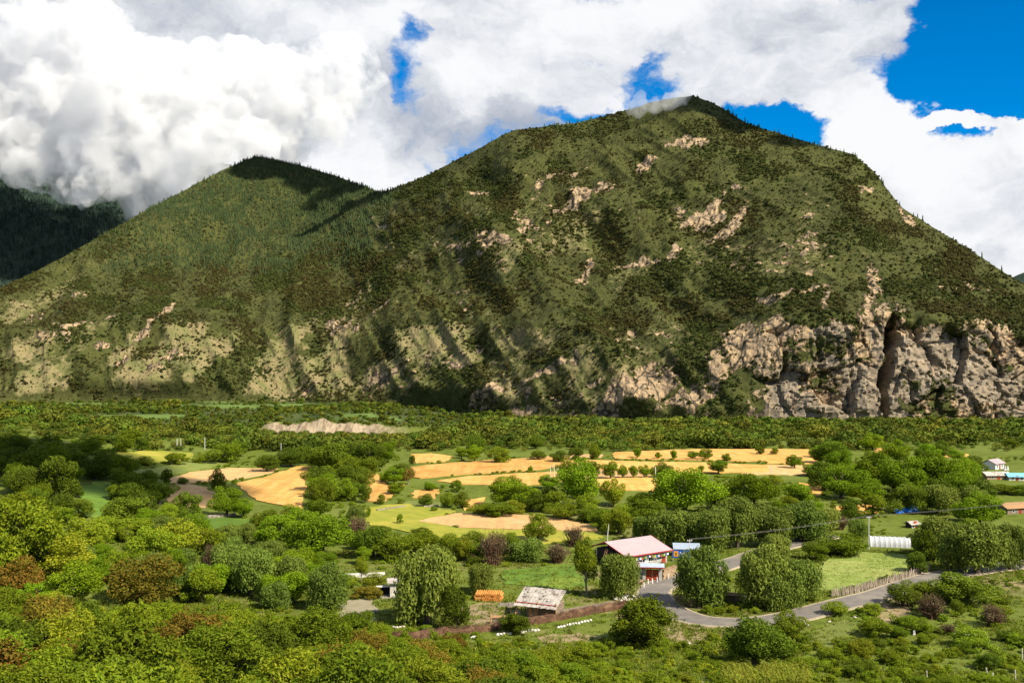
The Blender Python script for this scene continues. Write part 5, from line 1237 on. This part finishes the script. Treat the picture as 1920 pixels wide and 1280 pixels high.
thatched(at(1420, 1132), at(1440, 1131), 'short straw-topped wall among the willow trunks')
wb = thing('parked_trailer', 'low white sheet-topped cart under the roadside willows', 'cart', at(1402, 1128), R(-5))
box('bed', wb, (1.7, 1.0, .1), (0, 0, .75), M_OLDW); box('sheet', wb, (1.6, .95, .25), (0, 0, .93), M_WHITE)
for s in (-1, 1):
    w_ = cyl('wheel', wb, .35, .12, (0, s*.55-.06, .33), M_DARKW_SHADE, 12, None, (R(-90), 0, 0)); cyl('hub', w_, .08, .16, (0, 0, -.02), M_CONC, 8)
pl_ = thing('fallen_plank', 'pale fallen plank in the grass on the near right slope', 'plank', at(1812, 1192), R(-3)); box('plank', pl_, (4.0, .22, .14), (0, 0, .25), M_LIME, (0, R(2), 0)); log('support', pl_, .1, .5, (-1.2, 0, .05), M_OLDW, (0, 0, R(90)))
wsn = thing('milestone', 'small white milestone in the bushes on the near right slope', 'milestone', at(1714, 1190)); prism('stone', wsn, [(-.16, -.2), (.16, -.2), (.16, .6), (.08, .75), (-.08, .75), (-.16, .6)], -.1, .1, M_WHITE); box('plinth', wsn, (.5, .35, .2), (0, 0, .02), M_STONE)
for k, (x, y, h_) in enumerate(((1738, 1272, 1.0), (1852, 1276, 1.7), (1862, 1276, 1.0), (1904, 1278, 1.5), (1917, 1240, 1.8))):
    o = thing('fence_post', f'pale slanting post, {ordinal(k+1)} from the left at the bottom right', 'post', at(x, y), 0, 'pale posts at the bottom right'); log('stake', o, .07, h_+.4, (0, 0, h_/2-.1), M_LIME, (0, R(78 if k == 1 else 87), 0)); log('tie', o, .085, .07, (0, 0, h_*.7), M_OLDW, (0, R(87), 0))
for k, (x, y, w_) in enumerate(((1512, 1171, 1.4), (1640, 1143, 1.3), (1603, 1158, .8), (1290, 1207, 1.0), (1555, 1166, .9))):
    tag(link('kerb_rock', SM[k % 3], None, at(x, y, .1), (0, 0, random.uniform(0, 3)), (w_, w_*.5, w_*.35)), f'pale rock, {ordinal(k+1)} counted along the lower edge of the lane', 'rock', 'pale rocks along the lane')
# maize
def maize():
    rng = np.random.default_rng(66); P = []; meshes = []
    for vv_ in range(3):
        v = []; f = []; tube(v, f, [(0, 0, 0), (.02, 0, .9), (.0, .02, 1.9)], [.022, .018, .008], 5)
        for k in range(9):
            a = k*2.4+rng.uniform(-.3, .3); z = .3+.17*k; L_ = rng.uniform(.45, .75); c, s = math.cos(a), math.sin(a); wx, wy = -s*.045, c*.045; b = len(v)
            q = [(0, z, .6), (.45*L_, z+.28, 1), (L_*.8, z+.25, .8), (L_, z+.02, .1)]
            for r_, zz, w_ in q: v += [(c*r_-wx*w_, s*r_-wy*w_, zz), (c*r_+wx*w_, s*r_+wy*w_, zz)]
            for i in range(3): f.append((b+2*i, b+2*i+1, b+2*i+3, b+2*i+2))
        for k in range(5):
            a = k*1.257; tube(v, f, [(0, 0.02, 1.85), (math.cos(a)*.12, math.sin(a)*.12, 2.15)], [.012, .006], 3)
        me = mesh('maize', v, f, LM['maize']); a_ = me.attributes.new('rnd', 'FLOAT', 'FACE'); a_.data.foreach_set('value', rng.uniform(0, 1, len(f)).astype(np.float32)); meshes.append(me)
    for k in range(190):
        px_ = rng.uniform(1358, 1522); py_ = rng.uniform(1268, 1296); p = at(px_, py_)
        s = rng.uniform(.85, 1.15); tag(link('maize_plant', meshes[k % 3], None, p, (rng.normal(0, .06), rng.normal(0, .06), rng.uniform(0, 6)), (s*1.3, s*1.3, s)), 'yellow-green maize plant in the small plot at the bottom', 'maize', 'maize plants in the small plot')
maize()

# ------------------------------------------------------------------ clouds that touch the mountains: closed bodies of white vapour
def vapour(name, dens, torn=False):
    m = bpy.data.materials.new(name); m.use_nodes = True; t = m.node_tree; t.nodes.clear()
    o = t.nodes.new('ShaderNodeOutputMaterial'); v = t.nodes.new('ShaderNodeVolumePrincipled')
    v.inputs['Color'].default_value = (.885, .891, .905, 1); v.inputs['Density'].default_value = dens; v.inputs['Anisotropy'].default_value = .1
    if torn:
        N = NT(t); g = N.new('ShaderNodeNewGeometry'); q = N.vmath('ADD', g.outputs['Position'], N.vmath('SCALE', N.noise(g.outputs['Position'], .006, 2, .5, out=1), scale=90.0))
        n = N.noise(q, .011, 7, .66); t.links.new(N.smooth(n, .43, .60, 0.0, dens*1.9), v.inputs['Density'])
    t.links.new(v.outputs[0], o.inputs['Volume']); return m
def cloud(name, label, puffs, dens, vox, amp, seed, flat=.8, up=0.0, torn=False):
    rng = np.random.default_rng(seed); bm = bmesh.new()
    for px, py, D, r, n in puffs:
        c = Vector((0, 0, CAMZ))+px_dir(px, py)*D+SUND*up
        for k in range(n):
            q = rng.normal(0, .62, 3)*r; rr = r*rng.uniform(.38, .8)
            bmesh.ops.create_icosphere(bm, subdivisions=3, radius=rr, matrix=Matrix.Translation(c+Vector((q[0]*1.25, q[1]*.6, q[2]*flat))))
    me = bpy.data.meshes.new(name); bm.to_mesh(me); bm.free()
    tmp = bpy.data.objects.new(name, me); C.objects.link(tmp); md = tmp.modifiers.new('r', 'REMESH'); md.mode = 'VOXEL'; md.voxel_size = vox
    dg = bpy.context.evaluated_depsgraph_get(); me2 = bpy.data.meshes.new_from_object(tmp.evaluated_get(dg)); bpy.data.objects.remove(tmp)
    n = len(me2.vertices); co = np.empty(n*3, np.float32); no = np.empty(n*3, np.float32); me2.vertices.foreach_get('co', co); me2.vertex_normals.foreach_get('vector', no)
    co = co.reshape(-1, 3).astype(float); no = no.reshape(-1, 3)
    def bil(s, sd): return 1-2*np.abs(vn(co[:, 0]/s, co[:, 1]/s, co[:, 2]/s, sd))
    d = amp*(bil(amp*3.2, seed)+.6*bil(amp*1.5, seed+1)+.4*bil(amp*.75, seed+2))
    co += no*d[:, None]; me2.vertices.foreach_set('co', co.astype(np.float32).ravel()); me2.update()
    tmp = bpy.data.objects.new(name, me2); C.objects.link(tmp); md = tmp.modifiers.new('r', 'REMESH'); md.mode = 'VOXEL'; md.voxel_size = vox*.8
    dg = bpy.context.evaluated_depsgraph_get(); me3 = bpy.data.meshes.new_from_object(tmp.evaluated_get(dg)); bpy.data.objects.remove(tmp)
    # one closed skin only: loose inner pockets are dropped
    bm = bmesh.new(); bm.from_mesh(me3); bm.verts.ensure_lookup_table(); seen = set(); best = []
    for v0 in bm.verts:
        if v0.index in seen: continue
        stack = [v0]; comp = []; seen.add(v0.index)
        while stack:
            q = stack.pop(); comp.append(q)
            for e in q.link_edges:
                w = e.other_vert(q)
                if w.index not in seen: seen.add(w.index); stack.append(w)
        if len(comp) > 150 and sum(f.calc_area()*f.normal.dot(f.calc_center_median()-comp[0].co) for f in {f for q in comp for f in q.link_faces}) > 0: best += comp
    keepv = {q.index for q in best}
    bmesh.ops.delete(bm, geom=[q for q in bm.verts if q.index not in keepv], context='VERTS'); bm.to_mesh(me3); bm.free(); me2 = me3
    me2.materials.clear(); me2.materials.append(vapour('vapour', dens, torn))
    o = link(name, me2); tag(o, label, None, None, 'stuff'); return o
cloud('cloud', 'big white cumulus cloud hanging over the left mountain ridge',
      [(105, 312, 3900, 88, 12), (195, 322, 3800, 80, 12), (60, 255, 4000, 160, 12), (230, 255, 3900, 170, 18), (330, 268, 3800, 110, 14), (430, 258, 3600, 105, 12), (330, 190, 3900, 220, 14), (160, 180, 4100, 240, 12), (480, 200, 3900, 190, 10), (-40, 200, 4200, 260, 10)],
      .0095, 14, 34, 5, torn=True)
cloud('cloud', 'cloud high above the left peak that throws it into shade', [(500, 310, 3180, 100, 10), (555, 320, 3130, 105, 10), (620, 338, 2990, 95, 9), (680, 358, 2800, 70, 6), (640, 405, 2600, 45, 4)], .04, 12, 22, 9, .5, 1050.0)
cloud('cloud', 'cloud above the main peak that shades the summit', [(1345, 212, 2270, 48, 9), (1405, 238, 2230, 42, 7), (1480, 262, 2150, 30, 5)], .06, 8, 12, 13, .5, 820.0)
cloud('cloud_wisp', 'thin wisp of cloud clinging to the summit of the main peak', [(1225, 196, 2270, 20, 10), (1265, 188, 2260, 18, 8), (1190, 206, 2280, 14, 6)], .014, 4, 7, 21, .35)
cloud('cloud', 'cloud over the left hillside that darkens the trees below', [(40, 905, 330, 34, 6), (120, 900, 330, 26, 6), (110, 850, 380, 26, 5)], .06, 8, 9, 33, .4, 900.0)
